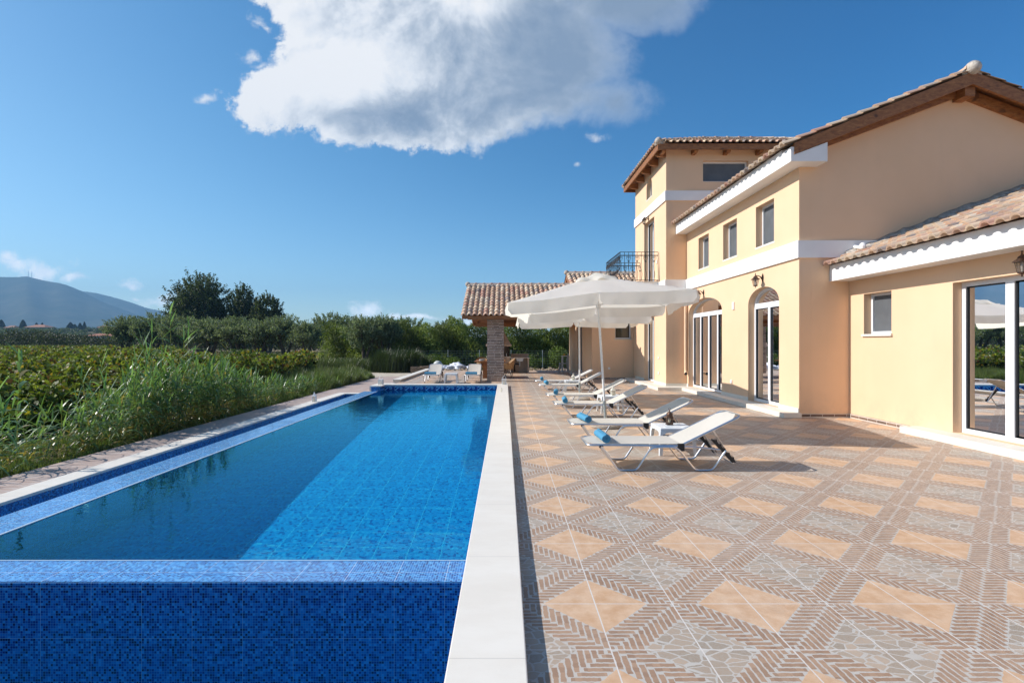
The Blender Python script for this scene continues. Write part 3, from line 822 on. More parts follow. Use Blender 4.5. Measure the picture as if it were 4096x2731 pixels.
# eaves of the main block: white boxed cornice and its return on the gable
mb = MB(); mb.prism([(5.64, 5.10), (5.999, 5.10), (5.999, 5.56), (5.64, 5.435)], 'y', YG-.002, YT0-.002)
mb.prism([(5.64, 5.10), (6.36, 5.10), (6.36, 5.475), (5.70, 5.225), (5.70, 5.38), (5.64, 5.38)], 'y', 10.15, YG-.0025); mb.build('cornice', 'trim', H)
mb = MB(); mb.prism([(6.62, 2.77), (XW-.001, 2.77), (XW-.001, 3.22), (6.62, 3.095)], 'y', .3, YG-.003); mb.build('cornice', 'trim', H)
SL = .400; nrm = math.hypot(1, SL)
mr0 = (5.53, 5.415)
Lm = (9.22-5.53)*nrm
tile_roof('roof', (5.53, 10.12, 5.415), (0, 1, 0), (1/nrm, 0, SL/nrm), 6.86, Lm, H, seed=11)
tile_roof('roof', (12.91, 10.12, 5.415), (0, 1, 0), (-1/nrm, 0, SL/nrm), 6.86, Lm, H, seed=12)
ridge((9.22, 10.16, 6.92), (9.22, 17, 6.92), H, r=.13)
ball((9.22, 10.14, 6.93), .135, 'ridge_end', H)
# deck under the tiles
mb = MB()
mb.prism([(5.74, 5.455), (9.22, 5.40+3.6*SL), (9.22, 5.36+3.6*SL), (5.74, 5.41)], 'y', 10.19, 16.99)
mb.prism([(12.82, 5.40), (9.221, 5.40+3.6*SL), (9.221, 5.36+3.6*SL), (12.82, 5.36)], 'y', 10.19, 16.99); mb.build('roof_deck', 'wood', H)
mb = MB()
mb.prism([(5.702, 5.235), (9.22, 6.61), (9.22, 6.86), (5.702, 5.455)], 'y', 10.135, 10.185); mb.build('verge_board', 'wood', H)
mb = MB(); mb.prism([(12.74, 5.235), (12.74, 5.455), (9.2205, 6.86), (9.2205, 6.61)], 'y', 10.135, 10.185); mb.build('verge_board', 'wood', H)
mb = MB(); mb.prism([(6.37, 5.44), (9.119, 6.475), (9.119, 6.66), (6.37, 5.60)], 'y', 10.40, 10.498); mb.build('rafter', 'wood', H)
mb = MB(); mb.prism([(9.321, 6.475), (12.3, 5.33), (12.3, 5.52), (9.321, 6.66)], 'y', 10.40, 10.498); mb.build('rafter', 'wood', H)
mb = MB(); mb.box(9.12, 9.32, 10.20, 10.499, 6.41, 6.63); mb.build('ridge_beam', 'wood', H)
# wing roof
SW = .372; nw = math.hypot(1, SW)
tile_roof('roof', (6.50, .2, 3.075), (0, 1, 0), (1/nw, 0, SW/nw), 10.27, 6.6*nw, H, seed=21)
mb = MB(); mb.prism([(6.72, 3.13), (13.15, 3.07+6.59*SW), (13.15, 3.03+6.59*SW), (6.72, 3.09)], 'y', .3, 10.49); mb.build('roof_deck', 'wood', H)
# mortar fillet where wing roof meets the gable wall
mb = MB()
rr = random.Random(5); vs = []; n = 40
for i in range(n+1):
    x = 6.9+5.4*i/n; z = 3.10+(x-6.5)*SW; vs += [(x, 10.36+rr.uniform(-.02, .02), z+.05), (x, 10.495, z+.14+rr.uniform(-.02, .03)), (x, 10.495, z-.02)]
mb.add(vs, [q for i in range(n) for q in ((3*i, 3*i+3, 3*i+4, 3*i+1), (3*i+1, 3*i+4, 3*i+5, 3*i+2))]); mb.build('mortar_fillet', 'mortar', H, smooth='all')
# pipe stub, mortar blob on the gable string course
mb = MB(); mb.tube([(7.10, 10.46, 3.47), (7.10, 10.20, 3.40)], .035, 10); mb.lathe([(.05, -.05), (.062, 0), (.05, .045), (.02, .07)], (7.08, 10.19, 3.43), 10); mb.tube([(7.22, 10.44, 3.42), (7.50, 10.40, 3.36)], .028, 8); mb.build('pipe_stub', 'trim', H)
mb = MB(); rr = random.Random(9)
for i in range(9): mb.lathe([(.01, -.05), (.045, -.02), (.05, .02), (.01, .055)], (8.02+rr.uniform(-.07, .07), 10.42+rr.uniform(-.03, .02), 3.46+rr.uniform(-.1, .1)), 7, rot=i)
mb.build('foam_lump', simple('expanding_foam', (.62, .58, .48), .9, nscale=20, namp=.2), H, smooth='all')
# tower roof: hip
EX0, EX1, EY0, EY1 = 4.90, 11.92, 16.58, 21.42; ZE = 7.96; ST = .43; nt2 = math.hypot(1, ST); hh = (EY1-EY0)/2; Lh = hh*nt2
Wf = EX1-EX0
tile_roof('roof', (EX0, EY0, ZE), (1, 0, 0), (0, 1/nt2, ST/nt2), Wf, Lh, H, keep=lambda a, b: b/nt2 - .05 < min(a, Wf-a), seed=31)
tile_roof('roof', (EX1, EY1, ZE), (-1, 0, 0), (0, -1/nt2, ST/nt2), Wf, Lh, H, keep=lambda a, b: b/nt2 - .05 < min(a, Wf-a), seed=32)
Wl = EY1-EY0
tile_roof('roof', (EX0, EY1, ZE), (0, -1, 0), (1/nt2, 0, ST/nt2), Wl, Lh, H, keep=lambda a, b: b/nt2 - .05 < min(a, Wl-a), seed=33)
tile_roof('roof', (EX1, EY0, ZE), (0, 1, 0), (-1/nt2, 0, ST/nt2), Wl, Lh, H, keep=lambda a, b: b/nt2 - .05 < min(a, Wl-a), seed=34)
zr = ZE + hh*ST + .05; ym = (EY0+EY1)/2
for p, q in (((EX0+.05, EY0+.05, ZE+.07), (EX0+hh, ym, zr)), ((EX0+.05, EY1-.05, ZE+.07), (EX0+hh, ym, zr)), ((EX1-.05, EY0+.05, ZE+.07), (EX1-hh, ym, zr)), ((EX1-.05, EY1-.05, ZE+.07), (EX1-hh, ym, zr)), ((EX0+hh, ym, zr), (EX1-hh, ym, zr))):
    ridge(p, q, H, r=.095)
ball((EX0+.06, EY0+.06, ZE+.08), .12, 'ridge_end', H); ball((EX0+.06, EY1-.06, ZE+.06), .11, 'ridge_end', H)
mb = MB()   # deck below the hip tiles
b0 = ZE-.03; a_ = [(EX0+.06, EY0+.06, b0), (EX1-.06, EY0+.06, b0), (EX1-.06, EY1-.06, b0), (EX0+.06, EY1-.06, b0), (EX0+hh, ym, b0+hh*ST-.03), (EX1-hh, ym, b0+hh*ST-.03)]
mb.add(a_, [(0, 1, 5, 4), (1, 2, 5), (2, 3, 4, 5), (3, 0, 4)]); mb.add([(p[0], p[1], p[2]-.035) for p in a_], [(4, 5, 1, 0), (5, 2, 1), (5, 4, 3, 2), (4, 0, 3)])
mb.build('roof_deck', 'wood', H)
for (x0, x1, y0, y1) in ((EX0+.03, EX1-.03, EY0+.03, EY0+.07), (EX0+.03, EX1-.03, EY1-.07, EY1-.03), (EX0+.03, EX0+.07, EY0+.071, EY1-.071), (EX1-.07, EX1-.03, EY0+.071, EY1-.071)):
    mb = MB(); mb.box(x0, x1, y0, y1, 7.755, 7.945); mb.build('fascia', 'wood', H)
for x in (5.15, 6.20, 7.25, 8.32, 9.4, 10.5, 11.4):
    mb = MB(); mb.prism([(16.66, 7.80), (16.66, 7.735), (16.72, 7.70), (16.999, 7.70), (16.999, 7.86), (16.70, 7.83)], 'x', x-.06, x+.06); mb.build('rafter', 'wood', H)
for y in (17.05, 17.9, 18.8, 19.7, 20.6):
    mb = MB(); mb.prism([(4.98, 7.80), (4.98, 7.735), (5.04, 7.68), (5.319, 7.66), (5.319, 7.88), (4.98, 7.83)], 'y', y-.06, y+.06); mb.build('rafter', 'wood', H)
# rear block roof
SB = .447; nb = math.hypot(1, SB); Lb = (25.15-20.98)*nb
tile_roof('roof', (2.98, 20.98, 3.02), (1, 0, 0), (0, 1/nb, SB/nb), 6.2, Lb, H, seed=41)
tile_roof('roof', (9.18, 29.32, 3.02), (-1, 0, 0), (0, -1/nb, SB/nb), 6.2, Lb, H, seed=42)
ridge((3.0, 25.15, 4.93), (9.1, 25.15, 4.93), H, r=.11); ball((3.0, 25.15, 4.95), .12, 'ridge_end', H)
mb = MB(); mb.prism([(21.05, 3.02), (25.15, 4.85), (29.25, 3.02), (29.25, 2.98), (25.15, 4.81), (21.05, 2.98)], 'x', 3.05, 9.1); mb.build('roof_deck', 'wood', H)
for sgn in (-1, 1):
    mb = MB(); mb.prism([(25.15+sgn*4.05, 3.0), (25.15, 4.82), (25.15, 4.62), (25.15+sgn*4.05, 2.80)], 'x', 3.0, 3.05); mb.build('verge_board', 'wood', H)
mb = MB(); mb.box(3.06, 3.60, 25.05, 25.25, 4.5, 4.7); mb.build('ridge_beam', 'wood', H)
# steps and skirting
mb = MB(); mb.box(5.63, 5.998, 10.4, 16.395, 0, .10, .006); mb.box(4.87, 5.318, 17.002, 20.9, 0, .10, .006); mb.box(4.87, 5.998, 16.40, 16.995, 0, .10, .006); mb.build('doorstep', 'marble', H)
mb = MB(); mb.box(6.68, XW-.002, 4.0, 8.72, 0, .115, .006); mb.build('doorstep', 'marble', H)
mb = MB(); mb.box(3.25, XB-.002, 23.9, 25.9, 0, .09, .006); mb.build('doorstep', 'marble', H)
sk = MB()
for y0, y1 in ((10.49, 11.27), (12.70, 14.24), (16.83, 16.98)): sk.box(XF-.014, XF-.0005, y0, y1, .101, .185); sk.build('skirting', 'marble', H); sk = MB()
for y0, y1 in ((16.99, 18.35), (19.67, 21.0)): sk.box(XT-.014, XT-.0005, y0, y1, .101, .185); sk.build('skirting', 'marble', H); sk = MB()
sk.box(XT-.0, XF-.015, YT0-.014, YT0-.0005, .101, .185); sk.build('skirting', 'marble', H)
for q in ((6.0, XW-.002, YG-.012, YG-.0005, 0, .075), (XW-.012, XW-.0005, 8.73, YG-.013, 0, .085), (XB, XT, YB0-.012, YB0-.0005, 0, .085)):
    sk = MB(); sk.box(*q); sk.build('skirting', 'slip', H)
# small fittings
for (x, y, z, w, h) in ((XF, 13.5, 2.49, .10, .20), (XF, 13.62, .50, .09, .09), (XT, 17.78, 1.0, .08, .08), (XT, 17.78, .48, .09, .09), (XT, 18.0, 4.35, .08, .12)):
    mb = MB(); mb.box(x-.03, x-.0005, y-w/2, y+w/2, z-h/2, z+h/2, .006); mb.build('wall_box' if h > .15 else 'switch', 'socket', H)
mb = MB(); mb.box(4.28, 4.37, YB0-.02, YB0-.0005, .42, .51); mb.build('switch', 'socket', H)
dp = MB(); dp.tube([(5.93, 16.90, 3.22), (5.93, 16.90, .72), (5.93, 16.89, .60), (5.90, 16.82, .54), (5.86, 16.70, .52), (5.84, 16.62, .52)], .05, 12, cap=False); dpo = dp.build('drainpipe', 'stucco', H, smooth=True)
mb = MB(); mb.lathe([(.001, 0), (.045, .0)], (0, 0, 0), 12); 
mb = MB(); mb.tube([(5.842, 16.66, .52), (5.841, 16.63, .52)], .044, 12); mb.build('pipe_mouth', 'black', H)
# balcony: slab + wrought iron railing
bs = MB(); bs.box(3.93, XT-.046, 17.72, 20.24, 3.46, 3.60); bal = bs.build('balcony', 'trim', H)
bs = MB(); bs.box(3.90, XT-.047, 17.69, 20.27, 3.601, 3.63); bs.build('balcony_floor', 'marble', bal)
rl = MB(); tz = 4.65; lz = 3.68
cr = [(XT-.03, 17.78), (3.98, 17.78), (3.98, 20.18), (XT-.03, 20.18)]
for i in range(3):
    p, q = cr[i], cr[i+1]
    rl.bar((p[0], p[1], tz), (q[0], q[1], tz), .035, .016); rl.bar((p[0], p[1], tz-.115), (q[0], q[1], tz-.115), .018, .03); rl.bar((p[0], p[1], lz), (q[0], q[1], lz), .018, .022)
    L = math.hypot(q[0]-p[0], q[1]-p[1]); n = round(L/.145); dx, dy = (q[0]-p[0])/L, (q[1]-p[1])/L; ox, oy = (dy, -dx)
    if i == 0: ox, oy = 0, -1
    if i == 1: ox, oy = -1, 0
    if i == 2: ox, oy = 0, 1
    for k in range(n+1):
        t = L*k/n; bx_, by_ = p[0]+dx*t, p[1]+dy*t; pts = []
        for w in range(15):
            s = w/14; z = lz+(tz-lz)*s; bow = .10*math.exp(-((s-.20)/.13)**2) - .035*math.exp(-((s-.48)/.10)**2)
            if k in (0, n): bow *= .15
            pts.append((bx_+ox*bow, by_+oy*bow, z))
        rl.tube(pts, .0085, 5, cap=False)
        if k % 2 == 1:      # heart scroll
            for sg in (-1, 1):
                sc = []
                for w in range(22):
                    a = w/21
                    if a < .45: b = a/.45; lx = .008+.070*math.sin(PI*.5*b); lz_ = -.15+.10*b
                    else:
                        b = (a-.45)/.55; ang = b*R(430); r = .036*(1-.62*b); lx = .042+r*math.cos(ang); lz_ = -.05+.02+r*math.sin(ang)
                    sc.append((bx_+dx*lx*sg, by_+dy*lx*sg, tz-.20+lz_+.05))
                rl.tube(sc, .0055, 4, cap=False)
                cu = [(bx_+dx*sg*(.005+.03*math.sin(w/7*4.2)), by_+dy*sg*(.005+.03*math.sin(w/7*4.2)), tz-.30-.035*math.sin(w/7*2.5)-.0*w) for w in range(8)]
                rl.tube(cu, .005, 4, cap=False)
rl.build('balcony_railing', 'iron', bal)

# wall lanterns ------------------------------------------------------
def wall_lantern(loc, label):
    """coach lamp on a curved arm; local: wall at x=0, lamp towards -x"""
    t = thing('wall_lantern', label, 'wall lamp', loc, 0, 'bronze coach lamps on the house walls')
    m = MB(); m.lathe([(.008, -.11), (.035, -.08), (.05, 0), (.04, .06), (.012, .10)], (0, 0, 0), 12); 
    m.v = [(-abs(v[0])*.35, v[1], v[2]) for v in m.v]; m.build('wall_plate', 'bronze', t, smooth=True, world=False)
    m = MB(); m.tube([(-.015, 0, -.03), (-.05, 0, .02), (-.10, 0, .05), (-.17, 0, .05)], [.018, .014, .010, .009], 8); m.build('arm', 'bronze', t, smooth=True, world=False)
    m = MB(); m.lathe([(.006, .11), (.012, .095), (.006, .085), (.012, .06), (.016, .05), (.04, .03), (.055, .0), (.10, -.035), (.10, -.042), (.06, -.040)], (-.17, 0, 0), 6); m.lathe([(.012, -.20), (.045, -.19), (.05, -.18), (.05, -.172)], (-.17, 0, 0), 6); m.lathe([(.004, -.235), (.012, -.222), (.005, -.212), (.012, -.20)], (-.17, 0, 0), 8)
    for k in range(6):
        a = 2*PI*(k+.5)/6; m.tube([(-.17+.075*math.cos(a), .075*math.sin(a), -.04), (-.17+.046*math.cos(a), .046*math.sin(a), -.18)], .004, 4)
    m.build('cage', 'bronze', t, world=False)
    m = MB(); m.lathe([(.043, -.176), (.071, -.042)], (-.17, 0, 0), 6); m.build('glass', M['lamp_clear'], t, world=False)
    m = MB(); m.lathe([(.015, -.17), (.018, -.10), (.022, -.07), (.01, -.04)], (-.17, 0, 0), 8); m.build('bulb', 'lampglass', t, smooth=True, world=False)
    return t
def clearg():
    m = bpy.data.materials.new('clear_lamp_pane'); m.use_nodes = True; nt = m.node_tree; nt.nodes.clear()
    o = nt.nodes.new('ShaderNodeOutputMaterial'); t = nt.nodes.new('ShaderNodeBsdfTransparent'); t.inputs[0].default_value = (.86, .86, .84, 1)
    g = nt.nodes.new('ShaderNodeBsdfGlossy'); g.inputs['Roughness'].default_value = .05; x = nt.nodes.new('ShaderNodeMixShader'); x.inputs[0].default_value = .10
    nt.links.new(t.outputs[0], x.inputs[1]); nt.links.new(g.outputs[0], x.inputs[2]); nt.links.new(x.outputs[0], o.inputs[0]); return m
M['lamp_clear'] = clearg()
wl = wall_lantern((XF-.001, 11.98, 3.03), 'bronze coach lamp above the two-pane arched door')
dup(wl, (XF-.001, 15.54, 3.03), label='bronze coach lamp above the wide four-pane arched door')
dup(wl, (XT-.001, 19.05, 6.10), label='bronze coach lamp high on the tower above the balcony door')
dup(wl, (XW-.001, 6.82, 2.63), label='bronze coach lamp under the low eave above the sliding glass door')

# ================================================================== PERGOLA
G = thing('pergola', 'open tiled shelter with pine beams on a thin-brick pillar beyond the pool', 'pergola', (1, 23, 0))
SP = .447; np_ = math.hypot(1, SP); Lp = (23.0-19.55)*np_
tile_roof('roof', (-1.68, 19.55, 2.545), (1, 0, 0), (0, 1/np_, SP/np_), 4.62, Lp, G, seed=51)
tile_roof('roof', (2.94, 26.45, 2.545), (-1, 0, 0), (0, -1/np_, SP/np_), 4.62, Lp, G, seed=52)
ridge((-1.66, 23.0, 4.12), (2.94, 23.0, 4.12), G, r=.10, seg=.36); ball((-1.66, 23.0, 4.13), .115, 'ridge_end', G)
mb = MB(); mb.prism([(19.62, 2.555), (23, 4.06), (26.38, 2.555), (26.38, 2.525), (23, 4.03), (19.62, 2.525)], 'x', -1.62, 2.97); mb.build('roof_deck', 'wood', G)
mb = MB(); mb.box(-1.64, 2.97, 19.59, 19.63, 2.425, 2.55); mb.build('fascia', 'wood', G)
mb = MB(); mb.box(-1.64, 3.58, 26.42, 28.9, 2.43, 2.47); mb.build('shade_deck', 'wood', G)  # flat deck added to keep the sun off the rear block wall
mb = MB(); mb.box(-1.64, 3.58, 26.37, 26.415, 2.425, 2.55); mb.build('fascia', 'wood', G)
mb = MB(); mb.box(-.60, -.30, 28.5, 28.8, 0, 2.43); mb.build('pillar', 'slip', G)
for sgn in (-1, 1):
    mb = MB(); mb.prism([(23+sgn*3.36, 2.545), (23, 4.04), (23, 3.88), (23+sgn*3.36, 2.385)], 'x', -1.64, -1.61); mb.build('verge_board', 'wood', G)
mb = MB(); mb.box(-1.46, 3.6, 20.22, 20.40, 2.43, 2.60) ; mb.build('beam', 'wood', G)
mb = MB(); mb.box(-1.46, 3.6, 25.9, 26.06, 2.33, 2.52) ; mb.build('beam', 'wood', G)
mb = MB(); mb.box(-1.5, 3.6, 22.92, 23.08, 3.78, 3.98) ; mb.build('beam', 'wood', G)
for x in (-1.35, -.37, .6, 1.58, 2.55):
    mb = MB(); mb.prism([(19.72, 2.53), (23, 3.99), (26.3, 2.53), (26.3, 2.42), (23, 3.86), (19.72, 2.42)], 'x', x-.05, x+.05); mb.build('rafter', 'wood', G)
for x in (-.37,):
    mb = MB(); mb.box(x-.07, x+.07, 20.41, 25.89, 2.46, 2.60); mb.build('beam', 'wood', G)
mb = MB(); mb.box(-.70, -.045, 20.2, 20.62, 0, 2.43); mb.build('pillar', 'slip', G)
mb = MB(); mb.box(-.66, -.22, 25.7, 26.14, 0, 2.33); mb.build('pillar', 'slip', G)
# ================================================================== LOUNGERS
def make_lounger(label, group):
    """local: x along the bed from the foot end, y across 0..w, z up"""
    t = thing('sun_lounger', label, 'sun lounger', (0, 0, 0), 0, group)
    w = .56; r = .0135
    m = MB()
    hz = .295
    def foot(y0, s):
        return [(1.14, y0, hz), (.6, y0, .30), (.14, y0, .305)] + [(.075-.06*math.sin(a), y0+s*.065*(1-math.cos(a)), .305) for a in (R(0), R(30), R(60), R(90))] 
    m.tube(foot(0, 1) + foot(w, -1)[::-1], r, 8)
    for y0 in (0, w): m.tube([(1.14, y0+.001, hz-.006), (1.30, y0+.001, .282), (1.66, y0+.001, .245)], .012, 8)
    m.build('frame', 'alu', t, smooth=True, world=False)
    # backrest loop
    bx, bz = 1.14, .30; ux, uz = math.cos(R(26)), math.sin(R(26)); L = .80
    def B(s, y): return (bx+ux*s, y, bz+uz*s)
    m = MB(); e = .022
    lp = [B(0, e), B(.72, e)] + [B(.72+.08*math.sin(a), e+.08*(1-math.cos(a))) for a in (R(25), R(50), R(75), R(90))]
    lp += [B(q[0], q[1]) for q in [(.72+.08*math.sin(a), w-e-.08*(1-math.cos(a))) for a in (R(90), R(75), R(50), R(25))]] + [B(.72, w-e), B(0, w-e)]
    m.tube(lp, r, 8); m.build('backrest_frame', 'alu', t, smooth=True, world=False)
    # U legs
    for y0, s in ((-.016, -1), (w+.016, 1)):
        m = MB(); m.tube([(.175, y0, .295), (.21, y0, .25), (.355, y0, .045), (.385, y0, .018), (.43, y0, .0125), (.54, y0, .0125), (.585, y0, .018), (.615, y0, .045), (.745, y0, .245), (.79, y0, .275), (.85, y0, .283), (.95, y0, .285)], .0125, 8)
        m.build('leg', 'alu', t, smooth=True, world=False)
        m = MB(); m.tube([(.90, y0, .287), (1.02, y0, .284), (1.08, y0, .265), (1.12, y0, .23), (1.265, y0, .045), (1.295, y0, .018), (1.34, y0, .0125), (1.44, y0, .0125), (1.485, y0, .018), (1.515, y0, .045), (1.655, y0, .245)], .0125, 8)
        m.build('leg', 'alu', t, smooth=True, world=False)
    m = MB()
    for x in (.48, 1.39): m.tube([(x, -.016, .0125), (x, w+.016, .0125)], .006, 6)
    # slings: seat hexagon with cut foot corners, slightly sagging
    def sling(name, P, L, cut, endcut, flip=False):
        nx, ny = 14, 10; m = MB(); vs = []
        for i in range(nx+1):
            s = L*i/nx
            wi = w/2 - .012
            if s < cut: wi = (w/2-.012) - (cut-s)**1.5*endcut
            for j in range(ny+1):
                q = -1+2*j/ny; sag = -.020*(1-q*q)*math.sin(PI*min(1, max(.12, i/nx)))
                vs.append(P(s, w/2+q*wi, sag))
        fs = [(i*(ny+1)+j, (i+1)*(ny+1)+j, (i+1)*(ny+1)+j+1, i*(ny+1)+j+1) for i in range(nx) for j in range(ny)]
        n = len(vs); th = .004
        vs += [(v[0], v[1], v[2]-th) for v in vs]
        fs += [tuple(n+k for k in reversed(f)) for f in fs]
        for i in range(nx):
            for j in (0, ny): a, b = i*(ny+1)+j, (i+1)*(ny+1)+j; fs.append((a, b, b+n, a+n))
        for j in range(ny):
            for i in (0, nx): a, b = i*(ny+1)+j, i*(ny+1)+j+1; fs.append((a, b, b+n, a+n))
        m.add(vs, fs); return m.build(name, 'sling', t, smooth=True, world=False)
    sling('seat_sling', lambda s, y, g: (.012+s, y, .318+g), 1.12, .13, 3.0)
    def Pb(s, y, g):
        s2 = .795 - s; k = max(0, 1-s2/.10)
        return (bx+ux*s2 - uz*(g+.014), y, bz+uz*s2 + ux*(g+.014) - .006)
    sling('back_sling', Pb, .795, .14, 3.0)
    m = MB()
    for y0 in (.03, w-.03):
        m.tube([B(.42, y0), (1.76, y0, .085)], .011, 6)
    m.tube([(1.76, .03, .085), (1.76, w-.03, .085)], .010, 6); m.build('prop', 'alu', t, smooth=True, world=False)
    for y0 in (-.005, w+.005):
        m = MB(); m.box(1.085, 1.165, y0-.017, y0+.017, .235, .325, .006); m.build('hinge', 'black', t, world=False)
        m = MB(); m.box(.155, .20, y0-.014, y0+.014, .275, .305, .004); m.build('clip', 'black', t, world=False)
        m = MB(); ya = y0-.012 if y0 < .1 else y0-.03; yb = y0+.03 if y0 < .1 else y0+.012
        low = [(1.49, .362), (1.50, .378)]; up = []
        for k in range(5):
            q = k/4; x = 1.53+.20*q; z = .345-.205*q; up += [(x-.004, z+.020), (x+.020, z+.026), (x+.024, z+.002)]
        poly = low + up + [(1.775, .105), (1.735, .098)]
        m.prism(poly, 'y', ya, yb)
        m.build('ratchet', 'black', t, world=False)
    return t
LL = ['sun lounger nearest the camera, beige sling with a blue towel on its foot',
      'second sun lounger from the camera, its backrest half in parasol shade',
      'third sun lounger from the camera, just behind the nearer parasol pole',
      'fourth sun lounger from the camera, white lantern table at its near side',
      'fifth sun lounger from the camera, in front of the farther parasol pole row',
      'farthest sun lounger of the terrace row, beside the small lantern table']
LL[4] = 'fifth sun lounger from the camera, behind the farther parasol pole'
GRP = 'sun loungers set out in a row on the tiled terrace'
LY = [6.12, 7.68, 10.19, 11.92, 14.79, 16.36]; LX = [.965, .98, .975, .967, .965, .95]; LR = [0, .4, -.3, .3, -.5, .2]
lg = make_lounger(LL[0], GRP)
lounger_roots = []
for i in range(6):
    if i == 0: lg.location = (LX[0], LY[0], 0); lounger_roots.append(lg)
    else: lounger_roots.append(dup(lg, (LX[i], LY[i], 0), R(LR[i]), LL[i], GRP))
# two loungers past the pool facing the camera: bed runs away from the camera
dup(lg, (-2.79+.28, 19.25, 0), R(90.5), 'left sun lounger of the pair beyond the pool, facing the camera', 'pair of sun loungers beyond the pool')
dup(lg, (-1.24+.28, 19.25, 0), R(89.5), 'right sun lounger of the pair beyond the pool, beside the brick pillar', 'pair of sun loungers beyond the pool')

# towels --------------------------------------------------------------
def make_towel(label, group, L=.44, seed=1):
    t_ = MB(); rr = random.Random(seed); turns = 3.1; n = 60; r0 = .010; th = .0155; ro = .058
    prof = []
    for i in range(n+1):
        q = i/n; a = 2*PI*turns*q + 1.0; r = r0 + (ro-r0)*q; prof.append((a, r))
    ny = 10; vs = []; fs = []
    for j in range(ny+1):
        y = -L/2 + L*j/ny; sh = rr.uniform(-.002, .002); rs = 1 + rr.uniform(-.02, .02)
        for a, r in prof: vs.append((r*rs*math.cos(a)*1.04, y + (r-ro)*.12*(1 if j == ny else -1 if j == 0 else 0), ro+sh+r*rs*math.sin(a)*.97))
        for a, r in prof: r2 = max(.002, r-th*.86); vs.append((r2*rs*math.cos(a)*1.04, y, ro+sh+r2*rs*math.sin(a)*.97))
    m = n+1
    for j in range(ny):
        for i in range(n):
            A = j*2*m; B_ = (j+1)*2*m
            fs.append((A+i, A+i+1, B_+i+1, B_+i)); fs.append((A+m+i, B_+m+i, B_+m+i+1, A+m+i+1))
    for j, fl in ((0, 0), (ny, 1)):
        for i in range(n): A = j*2*m; fs.append((A+i, A+m+i, A+m+i+1, A+i+1))
    for j in range(ny): A = j*2*m; B_ = (j+1)*2*m; fs.append((A+n, B_+n, B_+m+n, A+m+n))
    t_.add(vs, fs); o = t_.build('rolled_towel', 'towel', None, smooth=True)
    return tag(o, label, 'towel', group)
tl = make_towel('blue rolled towel on the nearest sun lounger', 'rolled blue towels')
def place(o, loc, rz, label=None, first=[True]):
    if label is None or first[0] and o is tl:
        first[0] = False; o.location = loc; o.rotation_euler = (0, 0, rz)
        if label: o['label'] = label
        return o
    c = o.copy(); COL.objects.link(c); c.location = loc; c.rotation_euler = (0, 0, rz); c['label'] = label; return c
TL = ['blue rolled towel on the nearest sun lounger', 'blue rolled towel on the second lounger from the camera', 'blue rolled towel on the third lounger from the camera', 'blue rolled towel on the fourth lounger from the camera', 'blue rolled towel on the fifth lounger from the camera', 'blue rolled towel on the farthest lounger of the terrace row']
for i in range(6): place(tl, (LX[i]+.235, LY[i]+.27, .313), R([3, 9, -4, -7, 2, -3][i]), TL[i])
place(tl, (-2.83, 19.52, .313), R(91), 'blue rolled towel on the left lounger beyond the pool')
place(tl, (-1.28, 19.52, .313), R(88), 'blue rolled towel on the lounger next to the brick pillar')

# plastic side tables ---------------------------------------------------
def make_table(label, group, S=.47, Hh=.37):
    t = thing('side_table', label, 'side table', (0, 0, 0), 0, group)
    m = MB(); m.box(-S/2, S/2, -S/2, S/2, Hh-.022, Hh, .009)
    for c in ((-.12, -.12), (.12, -.12), (-.12, .12), (.12, .12)):
        m.lathe([(.036, .0005), (.036, .003), (.030, .003)], (c[0], c[1], Hh), 16)
    m.build('table_top', 'plastic', t, world=False)
    m = MB(); a = S/2-.004
    for k in range(4):
        c, s = [(1, 0), (0, 1), (-1, 0), (0, -1)][k]
        n = 14; vs = []
        for i in range(n+1):
            q = -1+2*i/n; dip = .035 + .045*abs(q)**3
            for zz in (Hh-.018, Hh-.018-dip):
                for off in (a, a-.008):
                    u = q*a; vs.append((c*off - s*u, s*off + c*u, zz))
        fs = []
        for i in range(n):
            b = i*4; fs += [(b, b+4, b+6, b+2), (b+1, b+3, b+7, b+5), (b+2, b+6, b+7, b+3)]
        m.add(vs, fs)
    m.build('apron', 'plastic', t, smooth=True, world=False)
    for sx in (-1, 1):
        for sy in (-1, 1):
            m = MB(); x0, y0 = sx*(S/2-.003), sy*(S/2-.003); x1, y1 = sx*(S/2+.018), sy*(S/2+.018)
            def ring(x, y, z, w): return [(x, y, z), (x-sx*w, y, z), (x-sx*w, y-sy*.012, z), (x-sx*.012, y-sy*.012, z), (x-sx*.012, y-sy*w, z), (x, y-sy*w, z)]
            vs = ring(x0, y0, Hh-.02, .095) + ring((x0*.6+x1*.4), (y0*.6+y1*.4), Hh-.10, .058) + ring(x1, y1, 0, .040)
            fs = [(l*6+i, l*6+(i+1) % 6, (l+1)*6+(i+1) % 6, (l+1)*6+i) for l in range(2) for i in range(6)] + [(12, 13, 14, 15, 16, 17)]
            m.add(vs, fs); m.build('leg', 'plastic', t, world=False)
    return t
GT = 'white plastic side tables'
tb = make_table('white plastic side table between the two nearest loungers, dark lantern on it', GT)
tb.location = (2.33, 7.17, 0)
dup(tb, (2.31, 11.30, 0), R(1), 'white plastic side table with the nearer white lantern on it')
dup(tb, (2.08, 15.86, 0), R(-2), 'white plastic side table with a lantern between the two farthest loungers')
dup(tb, (-2.03, 19.5, 0), R(0), 'white plastic side table between the pair of loungers beyond the pool')

